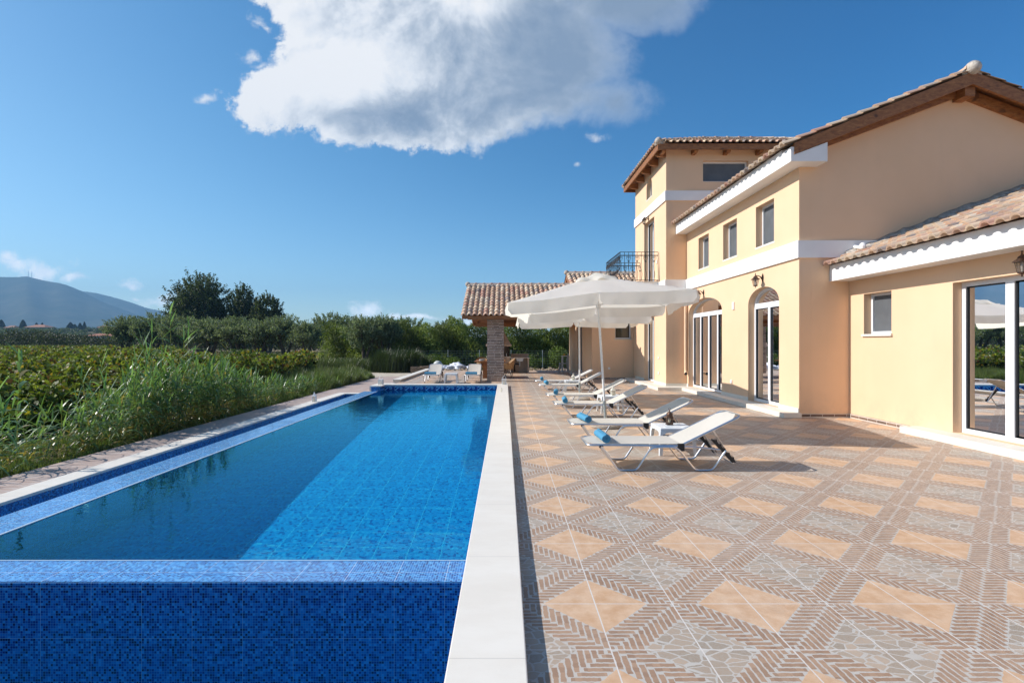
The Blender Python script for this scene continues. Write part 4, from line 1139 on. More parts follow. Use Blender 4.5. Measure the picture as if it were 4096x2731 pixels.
# lanterns -----------------------------------------------------------
def bronze_lantern(loc):
    t = thing('lantern', 'dark pierced metal lantern on the nearest white side table', 'lantern', loc)
    m = MB(); m.box(-.045, .045, -.045, .045, .0, .012, .003); m.box(-.038, .038, -.038, .038, .012, .022); m.build('base', 'bronze', t, world=False)
    m = MB(); s = .036
    for sx in (-1, 1):
        for sy in (-1, 1): m.box(sx*s-.005, sx*s+.005, sy*s-.005, sy*s+.005, .022, .115)
    for k in range(4):
        c, q = [(1, 0), (0, 1), (-1, 0), (0, -1)][k]
        def W(u, z, d=s): return (c*d - q*u, q*d + c*u, z)
        for z in (.028, .110): m.bar(W(-s, z), W(s, z), .006)
        ring = [W(.022*math.cos(2*PI*i/14), .069+.030*math.sin(2*PI*i/14)) for i in range(14)]
        m.tube(ring, .0035, 5, closed=True)
        for sg in (-1, 1):
            for z0, z1 in ((.028, .048), (.11, .09)): m.tube([W(sg*s, z0), W(sg*.018, z1)], .003, 4)
    m.build('body', 'bronze', t, world=False)
    m = MB(); m.lathe([(.052, .115), (.052, .121), (.042, .126), (.044, .145), (.038, .162), (.026, .176), (.012, .186), (.006, .19), (.011, .197), (.008, .205), (.004, .21)], (0, 0, 0), 8, rot=0); m.build('dome', 'bronze', t, world=False)
    m = MB(); m.tube([(0+.014*math.cos(a*PI/6), 0, .222+.014*math.sin(a*PI/6)) for a in range(12)], .002, 5, closed=True); m.build('ring', 'bronze', t, world=False)
    m = MB(); m.lathe([(.018, .022), (.018, .07), (.003, .075)], (0, 0, 0), 12); m.build('candle', 'candle', t, smooth=True, world=False)
    return t
bronze_lantern((2.31, 7.23, .372))
def house_lantern(loc, label, mat='cream_metal', s=1.0, group=None, tall=1.0):
    t = thing('lantern', label, 'lantern', loc, R(8), group)
    a = .036*s; h = .11*s*tall
    m = MB(); m.box(-a*1.25, a*1.25, -a*1.25, a*1.25, 0, .012*s, .003); m.build('base', mat, t, world=False)
    m = MB()
    for sx in (-1, 1):
        for sy in (-1, 1): m.box(sx*a-.006*s, sx*a+.006*s, sy*a-.006*s, sy*a+.006*s, .012*s, h)
    for k in range(4):
        c, q = [(1, 0), (0, 1), (-1, 0), (0, -1)][k]
        def W(u, z): return (c*a - q*u, q*a + c*u, z)
        m.tube([W(0, .012*s), W(0, h)], .002*s, 4); m.tube([W(-a, h*.5), W(a, h*.5)], .002*s, 4)
    m.build('body', mat, t, world=False)
    m = MB(); m.box(-a+.002, a-.002, -a+.002, a-.002, .014*s, h-.002); m.build('glass', 'lamp_clear', t, world=False)
    m = MB(); m.lathe([(.016*s, .012*s), (.016*s, .06*s), (.002, .064*s)], (0, 0, 0), 10); m.build('candle', 'candle', t, smooth=True, world=False)
    m = MB(); m.lathe([(a*1.85, h), (a*1.85, h+.006*s), (a*.75, h+.035*s), (a*.75, h+.050*s), (a*.95, h+.053*s), (a*.3, h+.070*s), (.003, h+.078*s)], (0, 0, 0), 4, rot=0)
    m.tube([(.013*s*math.cos(i*PI/5), 0, h+.090*s+.013*s*math.sin(i*PI/5)) for i in range(10)], .0022*s, 5, closed=True); m.build('roof', mat, t, world=False)
    return t
house_lantern((2.36, 11.25, .372), 'cream metal lantern on the white table by the third and fourth loungers', s=1.0, group='cream lanterns')
house_lantern((2.10, 15.84, .372), 'cream metal lantern on the farthest side table of the terrace', s=1.0, group='cream lanterns')
house_lantern((-5.52, 14.9, -.18), 'slim white lantern on the overflow channel coping, left of the pool', mat='white_metal', s=1.25, tall=1.15)
def bucket_lantern(loc, label):
    t = thing('lantern', label, 'lantern', loc, R(5), 'white hoop handled lanterns on the pool coping')
    m = MB(); m.box(-.075, .075, -.075, .075, 0, .012, .003); m.box(-.075, .075, -.075, .075, .165, .185, .003)
    for sx in (-1, 1):
        for sy in (-1, 1): m.box(sx*.068-.007, sx*.068+.007, sy*.068-.007, sy*.068+.007, .012, .165)
    for k in range(4):
        c, q = [(1, 0), (0, 1), (-1, 0), (0, -1)][k]
        def W(u, z, d=.068): return (c*d - q*u, q*d + c*u, z)
        for u in (-.04, -.013, .013, .04): m.bar(W(u, .012), W(u, .165), .008)
        m.bar(W(-.068, .06), W(.068, .06), .008); m.bar(W(-.068, .11), W(.068, .11), .008)
    m.build('cage', 'white_metal', t, world=False)
    m = MB(); m.tube([(.062*math.cos(PI*i/12), 0, .185+.105*math.sin(PI*i/12)) for i in range(13)], .006, 6); m.build('handle', 'white_metal', t, smooth=True, world=False)
    m = MB(); m.lathe([(.03, .012), (.03, .09), (.004, .094)], (0, 0, 0), 12); m.build('candle', 'candle', t, smooth=True, world=False)
    return t
b1 = bucket_lantern((-.03, 17.85, CT), 'white lantern with hoop handle on the right corner of the coping')
dup(b1, (-4.28, 17.75, CT), R(-6), 'white lantern with hoop handle on the left corner pier of the pool')
# faded blossom on the coping
m = MB(); rr = random.Random(4)
for i in range(7):
    m.lathe([(.003, 0), (.018, .006), (.020, .012), (.002, .016)], (-.11+rr.uniform(-.012, .012), 15.2+i*.19+rr.uniform(-.02, .02), CT), 6, rot=i)
m.tube([(-.11, 15.15, CT+.006), (-.10, 15.9, CT+.012), (-.112, 16.4, CT+.006)], .003, 5)
tag(m.build('flower_sprig', simple('dry_white_petals', (.70, .66, .50), .8)), 'dried sprig of pale blossoms lying on the white pool coping', 'flower')

# ================================================================== PARASOLS
def parasol(label, base, top, C, rise, val, seed, mid_h=0):
    """C: FL, FR, BR, BL corner points of the canopy edge; top = apex"""
    rr = random.Random(seed)
    t = thing('parasol', label, 'parasol', base, 0, 'ivory square parasols on the terrace')
    FL, FR, BR, BL = [Vector(c) for c in C]; ap = Vector(top); cen = (FL+FR+BR+BL)/4
    N = 28
    def S(a, b):      # a,b in -1..1
        e = (FL*(1-a)*(1-b) + FR*(1+a)*(1-b) + BR*(1+a)*(1+b) + BL*(1-a)*(1+b))/4
        r = max(abs(a), abs(b)); lift = ap - cen
        k = (1-r)
        # sag between the eight ribs
        ang = math.atan2(b, a); sg = (1-abs(math.cos(4*ang)))*.5
        p = e + Vector((lift.x*k, lift.y*k, lift.z*(k**1.04)))
        ea, eb = abs(a), abs(b); p.z += .055*max(0, 1-min(ea, eb)/max(ea, eb, 1e-3)*1.6)*r**2
        p.z -= .035*sg*math.sin(PI*min(1, r))*(.35+.65*r)
        return p
    m = MB(); vs = [S(-1+2*i/N, -1+2*j/N) for j in range(N+1) for i in range(N+1)]
    fs = [(j*(N+1)+i, j*(N+1)+i+1, (j+1)*(N+1)+i+1, (j+1)*(N+1)+i) for j in range(N) for i in range(N)]
    m.add(vs, fs); can = m.build('canopy', 'canopy', t, smooth='all')
    # valance: two flaps a side with rounded lower corners
    for side, (A, B) in enumerate(((FL, FR), (FR, BR), (BR, BL), (BL, FL))):
        out = {0: (0, -1), 1: (1, 0), 2: (0, 1), 3: (-1, 0)}[side]
        for hlf in (0, 1):
            m = MB(); n = 26; vs = []; K = 6; ph = rr.uniform(0, 6)
            for i in range(n+1):
                q = i/n; tt = (hlf + .006 + q*.988)*.5
                a, b = {0: (-1+2*tt, -1), 1: (1, -1+2*tt), 2: (1-2*tt, 1), 3: (-1, 1-2*tt)}[side]
                p = S(a, b); d = min(q, 1-q)*((B-A).length/2)
                dep = val if d > .07 else val*(.62+.38*math.sqrt(max(0, 1-(1-d/.07)**2)))
                for k in range(K+1):
                    z = k/K; wv_ = .012*math.sin(q*9+ph)*z + .006*math.sin(q*23+ph)*z + .02*z*rr.uniform(-.1, .1) + .03*z
                    vs.append(p + Vector((out[0]*wv_, out[1]*wv_, -dep*z)))
            fs = [(i*(K+1)+k, (i+1)*(K+1)+k, (i+1)*(K+1)+k+1, i*(K+1)+k+1) for i in range(n) for k in range(K)]
            m.add(vs, fs); m.build('valance', 'canopy', t, smooth='all')
    # floppy vent cap
    m = MB(); n = 14; s_ = .26; vs = []
    for j in range(n+1):
        for i in range(n+1):
            a, b = -1+2*i/n, -1+2*j/n; p = S(a*s_, b*s_); r = max(abs(a), abs(b))
            vs.append(p + Vector((0, 0, .030 + .035*r*math.sin(a*5+seed)*math.cos(b*4+1) + .02*math.sin(9*a*b+seed) - .03*(r > .95) + .025*(1-r))))
    m.add(vs, [(j*(n+1)+i, j*(n+1)+i+1, (j+1)*(n+1)+i+1, (j+1)*(n+1)+i) for j in range(n) for i in range(n)]); m.build('vent_cap', 'canopy', t, smooth='all')
    bs = Vector(base); d = (ap-bs)
    m = MB(); m.tube([bs+Vector((0, 0, .10)), bs+d*.985], .021, 14); m.build('pole', 'white_metal', t, smooth=True)
    m = MB(); m.tube([bs+Vector((0, 0, .05)), bs+Vector((0, 0, .08)) + d*.145], .029, 14); m.tube([bs+d*.17+Vector((0, 0, 0)), bs+d*.17+Vector((-.07, 0, 0))], .007, 6); m.lathe([(.008, -.012), (.02, -.008), (.02, .008), (.008, .012)], bs+d*.17+Vector((-.075, 0, 0)), 10); m.build('stand_tube', 'galv', t, smooth=True)
    hub = bs+d*.955; sl = bs+d*.80
    m = MB(); m.tube([hub-d*.012, hub+d*.012], .045, 12); m.build('hub', 'white_metal', t, smooth=True); m = MB(); m.tube([sl-d*.012, sl+d*.015], .042, 12); m.build('slider', 'white_metal', t, smooth=True)
    for a, b in ((-1, -1), (0, -1), (1, -1), (1, 0), (1, 1), (0, 1), (-1, 1), (-1, 0)):
        e = S(a*.985, b*.985) - Vector((0, 0, .02)); h2 = hub + Vector((0, 0, 0)); mid = S(a*.5, b*.5) - Vector((0, 0, .025))
        m = MB(); m.tube([h2, mid, e], .008, 6, cap=True); rb = m.build('rib', 'white_metal', t, smooth=True)
        m = MB(); m.tube([sl, mid], .0065, 6); m.build('strut', 'white_metal', rb, smooth=True)
    m = MB(); r_ = .275; m.lathe([(r_-.02, 0), (r_, .015), (r_, .055), (r_-.03, .078), (.05, .085), (.04, .085)], base, 40); m.build('base', 'concrete', t, smooth=True)
    return t
parasol('ivory square parasol nearer the camera with its pole leaning left', (1.82, 9.30, 0), (1.655, 9.32, 2.735),
        [(.04, 8.08, 2.15), (2.84, 7.62, 2.32), (3.32, 10.6, 2.28), (.52, 11.08, 2.13)], .45, .195, 3)
parasol('ivory square parasol farther from the camera with its upright pole', (1.99, 13.70, 0), (1.97, 13.72, 2.66),
        [(.30, 12.35, 2.13), (3.45, 12.15, 2.17), (3.65, 15.2, 2.15), (.42, 15.3, 2.12)], .45, .19, 5)

# ================================================================== UNDER THE PERGOLA
B = thing('barbecue', 'plastered outdoor barbecue with sloping hood and shelf behind the brick pillar', 'barbecue', (-.25, 26.6, 0))
m = MB(); m.box(-.90, .25, 26.1, 26.75, 0, .78); m.box(-.90, -.78, 26.12, 26.72, .83, 1.34); m.box(-.90, .22, 26.62, 26.74, .83, 1.34); m.build('body', 'plaster', B)
m = MB(); m.box(-.94, .29, 26.06, 26.78, .781, .83, .01); m.build('worktop', 'marble', B)
m = MB(); m.box(.10, .21, 26.14, 26.60, .831, 1.339); m.build('firebox_side', 'soot', B)
m = MB(); m.box(-.96, .33, 26.02, 26.80, 1.34, 1.45, .008); m.build('shelf', 'plaster', B)
m = MB(); m.add([(-.92, 26.06, 1.451), (.29, 26.06, 1.451), (.29, 26.78, 1.451), (-.92, 26.78, 1.451), (-.62, 26.35, 2.15), (-.08, 26.35, 2.15), (-.08, 26.72, 2.15), (-.62, 26.72, 2.15), (-.62, 26.35, 2.45), (-.08, 26.35, 2.45), (-.08, 26.72, 2.45), (-.62, 26.72, 2.45)],
      [(0, 1, 5, 4), (1, 2, 6, 5), (2, 3, 7, 6), (3, 0, 4, 7), (4, 5, 9, 8), (5, 6, 10, 9), (6, 7, 11, 10), (7, 4, 8, 11), (8, 9, 10, 11), (0, 3, 2, 1)]); m.build('hood', 'plaster', B)
S_ = thing('sink_counter', 'open masonry counter with a hanging sink basin beside the barbecue', 'counter', (.78, 26.5, 0))
m = MB(); m.box(.30, .37, 26.12, 26.72, 0, .735); m.box(1.15, 1.22, 26.12, 26.72, 0, .735); m.box(.371, 1.149, 26.66, 26.72, 0, .735); m.build('support', 'plaster', S_)
m = MB(); m.box(.27, 1.25, 26.08, 26.76, .736, .775, .006); m.build('worktop', 'marble', S_)
m = MB(); m.box(.30, 1.22, 26.70, 26.76, .776, .95); m.build('splashback', 'plaster', S_)
m = MB(); m.prism([(.56, .735), (.95, .735), (.90, .58), (.61, .58)], 'y', 26.14, 26.55); m.build('basin', 'plastic', S_)
m = MB(); m.tube([(.755, 26.34, .58), (.755, 26.34, .30)], .028, 8); m.build('drain', 'plastic', S_)
m = MB(); m.tube([(.72, 26.4, .42), (.55, 26.4, .44), (.48, 26.4, .38), (.50, 26.4, .05)], .035, 8); m.build('pipe', 'pipe_grey', S_)
m = MB(); m.tube([(.73, 26.62, .776), (.73, 26.62, .92), (.73, 26.59, .96), (.73, 26.52, .96), (.73, 26.49, .92)], .011, 8); m.build('tap', 'alu', S_, smooth=True)
house_lantern((.12, 26.20, .83), 'small grey lantern on the barbecue worktop', mat='alu', s=1.25, tall=1.1)
D = thing('dining_table', 'wooden dining table mostly hidden behind the brick pillar', 'table', (-.55, 22.4, 0))
m = MB(); m.box(-1.30, .02, 21.75, 23.6, .70, .745, .008); m.build('table_top', 'crate_w' if 'crate_w' in M else M['table_wood'] if 'table_wood' in M else 'wood', D)
m = MB(); m.box(-.95, -.35, 22.0, 22.1, .0, .699); m.box(-.95, -.35, 23.2, 23.3, 0, .699); m.box(-.70, -.60, 22.1, 23.2, .2, .3); m.build('trestle', 'wood', D)
m = MB()
for i in range(5): m.lathe([(.08, 0), (.13, .012), (.13, .016)], (-.98, 21.95, .746+i*.014), 16)
tag(m.build('plate_stack', 'white_metal'), 'stack of pale plates on the dining table left of the brick pillar', 'plates')
def wicker_chair(loc, rz, label):
    t = thing('wicker_chair', label, 'chair', loc, rz, 'rattan armchairs round the dining table')
    m = MB(); n = 20; vs = []; K = 7      # bucket shell, open towards +y
    for i in range(n+1):
        a = R(-55 + 290*i/n) ; top = .80 if 70 < (-55+290*i/n) % 360 < 0 else 0
        ca, sa = math.cos(a), math.sin(a); back = max(0, -sa) if False else max(0, .5-.5*math.cos(a-R(-90)+PI)); hgt = .64 + .22*max(0, math.sin(a-0))
        for k in range(K+1):
            q = k/K; r = .20+.09*q**.7; vs.append((r*ca*1.1, r*sa, .42+(hgt-.42)*q))
    fs = [(i*(K+1)+k, (i+1)*(K+1)+k, (i+1)*(K+1)+k+1, i*(K+1)+k+1) for i in range(n) for k in range(K)]
    m.add(vs, fs); m.add([(v[0]*.94, v[1]*.94, v[2]) for v in vs], [tuple(reversed(f)) for f in fs]); m.build('shell', 'wicker', t, smooth='all', world=False)
    m = MB(); m.lathe([(.19, .40), (.24, .42), (.24, .45), (.2, .46)], (0, 0, 0), 20); m.build('seat', 'wicker', t, world=False)
    for a in (45, 135, 225, 315):
        m = MB(); c, s = math.cos(R(a)), math.sin(R(a))
        m.tube([(.17*c, .17*s, .41), (.25*c, .25*s, 0)], .010, 6); m.tube([(.12*c-.05*s, .12*s+.05*c, .41), (.25*c, .25*s, .01)], .008, 6); m.build('leg', 'black', t, world=False)
    return t
wc = wicker_chair((-1.02, 23.9, 0), R(20), 'rattan armchair with thin black legs left of the brick pillar')
dup(wc, (.14, 22.0, 0), R(-80), 'rattan armchair with thin black legs right of the brick pillar')
W = thing('wooden_chair', 'grey painted wooden chair by the house wall under the shelter', 'chair', (3.02, 26.6, 0))
m = MB(); m.box(2.80, 3.22, 26.4, 26.8, .44, .48, .006); m.build('seat', 'grey_chair', W)
for x, y in ((2.82, 26.42), (2.82, 26.78)):
    m = MB(); m.bar((x+.01, y, .44), (x-.02, y, 0), .036); m.build('leg', 'grey_chair', W)
for y in (26.42, 26.78):
    m = MB(); m.tube([(3.28, y, 0), (3.20, y, .25), (3.19, y, .46), (3.22, y, .7), (3.28, y, .95)], .018, 6); m.build('leg', 'grey_chair', W)
m = MB(); m.box(3.20, 3.22, 26.43, 26.77, .62, .68); m.box(3.255, 3.275, 26.43, 26.77, .85, .95); m.build('backrest', 'grey_chair', W)
m = MB(); m.bar((2.82, 26.42, .2), (3.2, 26.42, .2), .02); m.bar((2.82, 26.78, .2), (3.2, 26.78, .2), .02); m.build('stretcher', 'grey_chair', W)
P_ = thing('white_cabinet', 'tall narrow white stand behind the grey chair', 'stand', (3.2, 27.4, 0))
m = MB(); m.box(3.02, 3.42, 27.2, 27.55, .80, .84); m.build('table_top', 'white_metal', P_)
for x in (3.05, 3.38):
    for y in (27.23, 27.52):
        m = MB(); m.box(x-.03, x+.03, y-.03, y+.03, 0, .799); m.build('leg', 'white_metal', P_)
m = MB(); m.lathe([(.035, 0), (.045, .12), (.04, .12), (.03, .02)], (3.14, 27.3, .84), 12); tag(m.build('flower_pot', 'yellow', smooth=True), 'small yellow cup standing on the white stand', 'cup')

# bits lying beyond the terrace ---------------------------------------
def rock_mesh(mb, c, r, seed, sq=.7):
    rr = random.Random(seed); bm = bmesh.new(); bmesh.ops.create_icosphere(bm, subdivisions=2, radius=1)
    ph = [rr.uniform(0, 6) for _ in range(6)]
    for v in bm.verts:
        k = 1 + .18*math.sin(v.co.x*2.3+ph[0]) + .15*math.sin(v.co.y*2.9+ph[1]) + .15*math.sin(v.co.z*3.1+ph[2]) + .08*math.sin(v.co.x*6+v.co.y*5+ph[3])
        v.co = Vector((v.co.x*r*k*rr.uniform(.97, 1.03)*1.15, v.co.y*r*k, v.co.z*r*k*sq)) + Vector(c)
    bm.verts.index_update(); mb.add([v.co for v in bm.verts], [[v.index for v in f.verts] for f in bm.faces]); bm.free()
m = MB(); rr = random.Random(11)
for i in range(520):
    x = rr.uniform(-4.0, -1.1) if i < 260 else rr.uniform(-1.2, 6)
    y = rr.uniform(28.6, 29.6) if i < 260 else rr.uniform(28.6, 33)
    hgt = max(0, .16*math.sin((x+4)*1.1)) if i < 260 else .05
    rock_mesh(m, (x, y, -.22+rr.uniform(0, .12)+hgt*rr.random()), rr.uniform(.03, .10), i)
tag(m.build('rubble', 'rock', smooth='all'), 'heap of brown rubble stones along the far edge of the terrace', 'rubble', None, 'stuff')
m = MB(); 
for i, (x, y, z, r) in enumerate(((-3.35, 29.9, -.02, .38), (-2.75, 29.8, .05, .42), (-2.2, 30.0, -.05, .33), (-1.85, 29.8, -.08, .2))):
    bm = bmesh.new(); bmesh.ops.create_icosphere(bm, subdivisions=4, radius=1); rr = random.Random(i+2); ph = [rr.uniform(0, 6) for _ in range(8)]
    for v in bm.verts:
        c = v.co; k = 1 + .2*math.sin(c.x*4+ph[0]+2*math.sin(c.y*3)) + .16*math.sin(c.y*6+c.z*4+ph[1]) + .08*math.sin(c.x*13+c.z*11+ph[2])
        v.co = Vector((c.x*r*k*1.3, c.y*r*k, c.z*r*k*.62)) + Vector((x, y, z))
    bm.verts.index_update(); m.add([v.co for v in bm.verts], [[v.index for v in f.verts] for f in bm.faces]); bm.free()
tag(m.build('plastic_sacks', 'bag', smooth='all'), 'crumpled pile of white plastic sacks behind the rubble beyond the terrace', 'sacks')
m = MB(); pr = [(max(.001, .27*math.sin(PI*k/12)), .30-.27*math.cos(PI*k/12)*1.05) for k in range(13)]; m.lathe(pr, (-3.92, 30.0, -.10), 20)
tag(m.build('round_tank', 'boulder', smooth='all'), 'pale rounded tank behind the left lounger beyond the pool', 'tank')
t = thing('wooden_crate', 'weathered open wooden crate at the back end of the marble kerb', 'crate', (-4.9, 29.5, -.3))
for z in (-.25, -.10, .05):
    m = MB()
    for (a, b) in (((-5.35, 29.2), (-4.45, 29.2)), ((-4.45, 29.2), (-4.45, 29.9)), ((-4.45, 29.9), (-5.35, 29.9)), ((-5.35, 29.9), (-5.35, 29.2))): m.bar((a[0], a[1], z+.05), (b[0], b[1], z+.05), .025, .11)
    m.build('slat', 'crate', t)
m = MB(); m.bar((-4.8, 29.3, .16), (-4.2, 29.7, .20), .2, .03); m.build('lid_board', 'crate', t)
# wire fence
Fn = thing('wire_fence', 'low wire mesh fence on thin posts in front of the reed hedge', 'fence', (3, 34.2, -.3))
for i in range(9):
    x = -8.0+i*2.1; m = MB(); m.tube([(x, 34.3, -.3), (x, 34.3, 1.05)], .022, 6); m.build('post', 'galv', Fn)
m = MB()
for k in range(8): m.tube([(-8, 34.3, -.2+k*.17), (8.8, 34.3, -.2+k*.17)], .0035, 3)
for i in range(84): m.tube([(-8+i*.2, 34.3, -.2), (-8+i*.2, 34.3, .99)], .003, 3)
m.build('mesh', 'galv', Fn)
# ================================================================== VEGETATION
def quads_obj(name, V, C, mat, parent=None, nper=4):
    """V (N,nper,3) quads, C (N,3) tint"""
    N = len(V); me = bpy.data.meshes.new(name)
    me.vertices.add(N*nper); me.vertices.foreach_set('co', V.reshape(-1).astype(np.float32))
    me.loops.add(N*nper); me.loops.foreach_set('vertex_index', np.arange(N*nper, dtype=np.int32))
    me.polygons.add(N); me.polygons.foreach_set('loop_start', np.arange(0, N*nper, nper, dtype=np.int32))
    at = me.attributes.new('tint', 'FLOAT_COLOR', 'FACE'); c = np.ones((N, 4), np.float32); c[:, :3] = C; at.data.foreach_set('color', c.ravel())
    me.materials.append(M[mat]); me.update(); me.validate()
    o = bpy.data.objects.new(name, me); COL.objects.link(o)
    if parent is not None: o.parent = parent
    return o
def rdir(n, r, up=0.):
    d = r.normal(size=(n, 3)); d[:, 2] += up; d /= np.linalg.norm(d, axis=1)[:, None]; return d
def leaves(P, L, Wd, r, up=0., flat=0.):
    """one rhombus leaf per point"""
    n = len(P); a = rdir(n, r, up); b = rdir(n, r); b -= (b*a).sum(1)[:, None]*a; b /= np.linalg.norm(b, axis=1)[:, None]
    L = np.broadcast_to(L, n)[:, None]; Wd = np.broadcast_to(Wd, n)[:, None]
    return np.stack([P-a*L*.5, P+b*Wd*.5, P+a*L*.5, P-b*Wd*.5], 1)
def tint(n, r, base, var, lum=.25):
    base = np.array(base); k = r.random(n)[:, None]; c = base[None]*(1-k) + np.array(var)[None]*k
    return c*(1+r.normal(size=(n, 1))*lum).clip(.35, 1.9)

def crown_points(n, r, cen, rad, ncl, seed_sh=.55):
    cl = r.normal(size=(ncl, 3)); cl /= np.linalg.norm(cl, axis=1)[:, None]; cl *= (r.random((ncl, 1))**.6)*.86; cl[:, 2] = cl[:, 2]*.9+.05
    cr = r.uniform(.14, .40, ncl); k = r.integers(0, ncl, n)
    d = r.normal(size=(n, 3)); d /= np.linalg.norm(d, axis=1)[:, None]; d *= (r.random((n, 1))**.45)
    p = cl[k] + d*cr[k][:, None]
    return p*np.array(rad)[None] + np.array(cen)[None], k
def make_tree(name, label, cat, h, cw, n, leafL, cols, group, trunk_h=.28, nlimb=4, ncl=34, seed=1, up=.3, sk=.9):
    r = np.random.default_rng(seed); rr = random.Random(seed)
    t = thing(name, label, cat, (0, 0, 0), 0, group)
    th = h*trunk_h; cz = th + (h-th)*.5; rad = (cw/2*.86, cw/2*.86, (h-th)*.5*.92)
    P, k = crown_points(n, r, (0, 0, cz), rad, ncl)
    lo = P[:, 2] < th*.75; P[lo, 2] = th*.75 + r.random(lo.sum())*.4
    ct = tint(n, r, cols[0], cols[1]); ct *= (.75+.5*r.random(ncl))[k][:, None]
    # wispy shoots on the outline
    ns = n//4; ksh = max(40, ncl*5); dsh = rdir(ksh, r, .45); rsh = r.uniform(.75, 1.05, ksh); lsh = r.uniform(.08, .30, ksh); ks = r.integers(0, ksh, ns); tt_ = r.random(ns)
    dd = dsh[ks]; S0 = np.array((0, 0, cz)) + dd*np.array(rad)*(rsh[ks]+lsh[ks]*tt_)[:, None] + r.normal(size=(ns, 3))*cw*.010; S0[:, 2] += tt_*lsh[ks]*rad[2]*.5
    P = np.concatenate([P, S0]); ct = np.concatenate([ct, tint(ns, r, cols[0], cols[1])])
    V = leaves(P, leafL*r.uniform(.7, 1.3, len(P)), leafL*sk*r.uniform(.35, .6, len(P)), r, up)
    quads_obj('crown', V, ct, 'leaf', t)
    m = MB(); base_r = cw*.045
    for q in range(nlimb):
        a = 2*PI*q/nlimb + rr.uniform(-.5, .5); e = Vector((math.cos(a)*rad[0]*rr.uniform(.45, .8), math.sin(a)*rad[1]*rr.uniform(.45, .8), cz+rr.uniform(-.1, .5)*rad[2]))
        s0 = Vector((rr.uniform(-.1, .1)*base_r*4, rr.uniform(-.1, .1)*base_r*4, 0)); mid = Vector((e.x*.30+rr.uniform(-.15, .15), e.y*.30+rr.uniform(-.15, .15), th*rr.uniform(.7, 1.0)))
        m.tube([s0, s0*.5+mid*.35+Vector((0, 0, th*.15)), mid, mid*.45+e*.55+Vector((rr.uniform(-.2, .2), 0, .1)), e], [base_r*1.25, base_r*.9, base_r*.65, base_r*.38, base_r*.12], 7)
        e2 = e + Vector((rr.uniform(-.6, .6), rr.uniform(-.6, .6), rr.uniform(.2, .8)))*rad[2]*.4
        m.tube([mid*.6+e*.4, e2], [base_r*.3, base_r*.08], 5)
    m.build('trunk', 'bark', t, smooth='all', world=False)
    return t
OL = ((.075, .105, .050), (.27, .31, .19)); DK = ((.035, .055, .018), (.095, .115, .040))
protos = [make_tree('olive_tree', 'x', 'olive tree', 4.0, 5.4, 17000, .17, OL, 'olive trees along the far side of the field', seed=s, trunk_h=.34, nlimb=3+s % 3, ncl=38) for s in (1, 2, 3, 4)]
def wx(vx, y): return (vx-1160)/1182.3*y
# (view x, distance, view top y, view width, words)
olv = [(287, 62, 729, 92, 'leftmost olive tree at the end of the vineyard'), (352, 60, 722, 100, 'second olive tree from the left, below the tall dark trees'),
 (412, 58, 728, 104, 'third olive tree from the left'), (482, 52, 733, 140, 'wide crowned olive tree with a forked trunk behind the vines'),
 (548, 50, 731, 112, 'olive tree under the middle tall dark tree'), (598, 49, 737, 110, 'dense dark olive tree right of the middle tall tree'),
 (655, 49, 727, 112, 'olive tree just right of the rightmost tall dark tree'), (705, 46, 741, 84, 'small leaning olive tree between two larger ones'),
 (762, 52, 723, 116, 'multi stemmed olive tree in the middle of the grove'), (806, 54, 728, 96, 'olive tree half hidden behind the front pair'),
 (838, 36, 730, 104, 'front olive tree of the grove, left one of the pair'), (880, 37, 727, 92, 'front olive tree of the grove, right one of the pair'),
 (935, 42, 733, 118, 'olive tree above the tall dark grass clump'), (1030, 41, 738, 96, 'olive tree nearest to the tiled shelter')]
for i, (vx, Y, vt, vw, lab) in enumerate(olv):
    h = EYE + (787-vt)/1182.3*Y + .3; w = vw/1182.3*Y; p = protos[i % 4]
    sc = (w/5.4, w/5.4, h/4.0)
    loc = (wx(vx, Y), Y, -.3)
    if i < 4: o = p; o.location = loc; o.scale = sc; o['label'] = lab
    else: o = dup(p, loc, rng.uniform(0, 6), lab, None, sc)
for o, (vx, Y, vt, vw, lab), sd, ncl in ((None, (462, 92, 637, 150, 'tallest dark broadleaf tree rising behind the olive grove'), 21, 40), (None, (556, 90, 664, 78, 'narrow dark tree in the middle of the tall trio'), 22, 26), (None, (614, 88, 683, 78, 'rightmost and lowest of the three tall dark trees'), 23, 26)):
    h = EYE+(787-vt)/1182.3*Y+.3; w = vw/1182.3*Y
    o = make_tree('broadleaf_tree', lab, 'tree', h, w, 46000 if sd == 21 else 26000, .38, DK, 'tall dark trees behind the grove', seed=sd, trunk_h=.05, nlimb=6, ncl=ncl*2)
    o.location = (wx(vx, Y), Y, -.3)
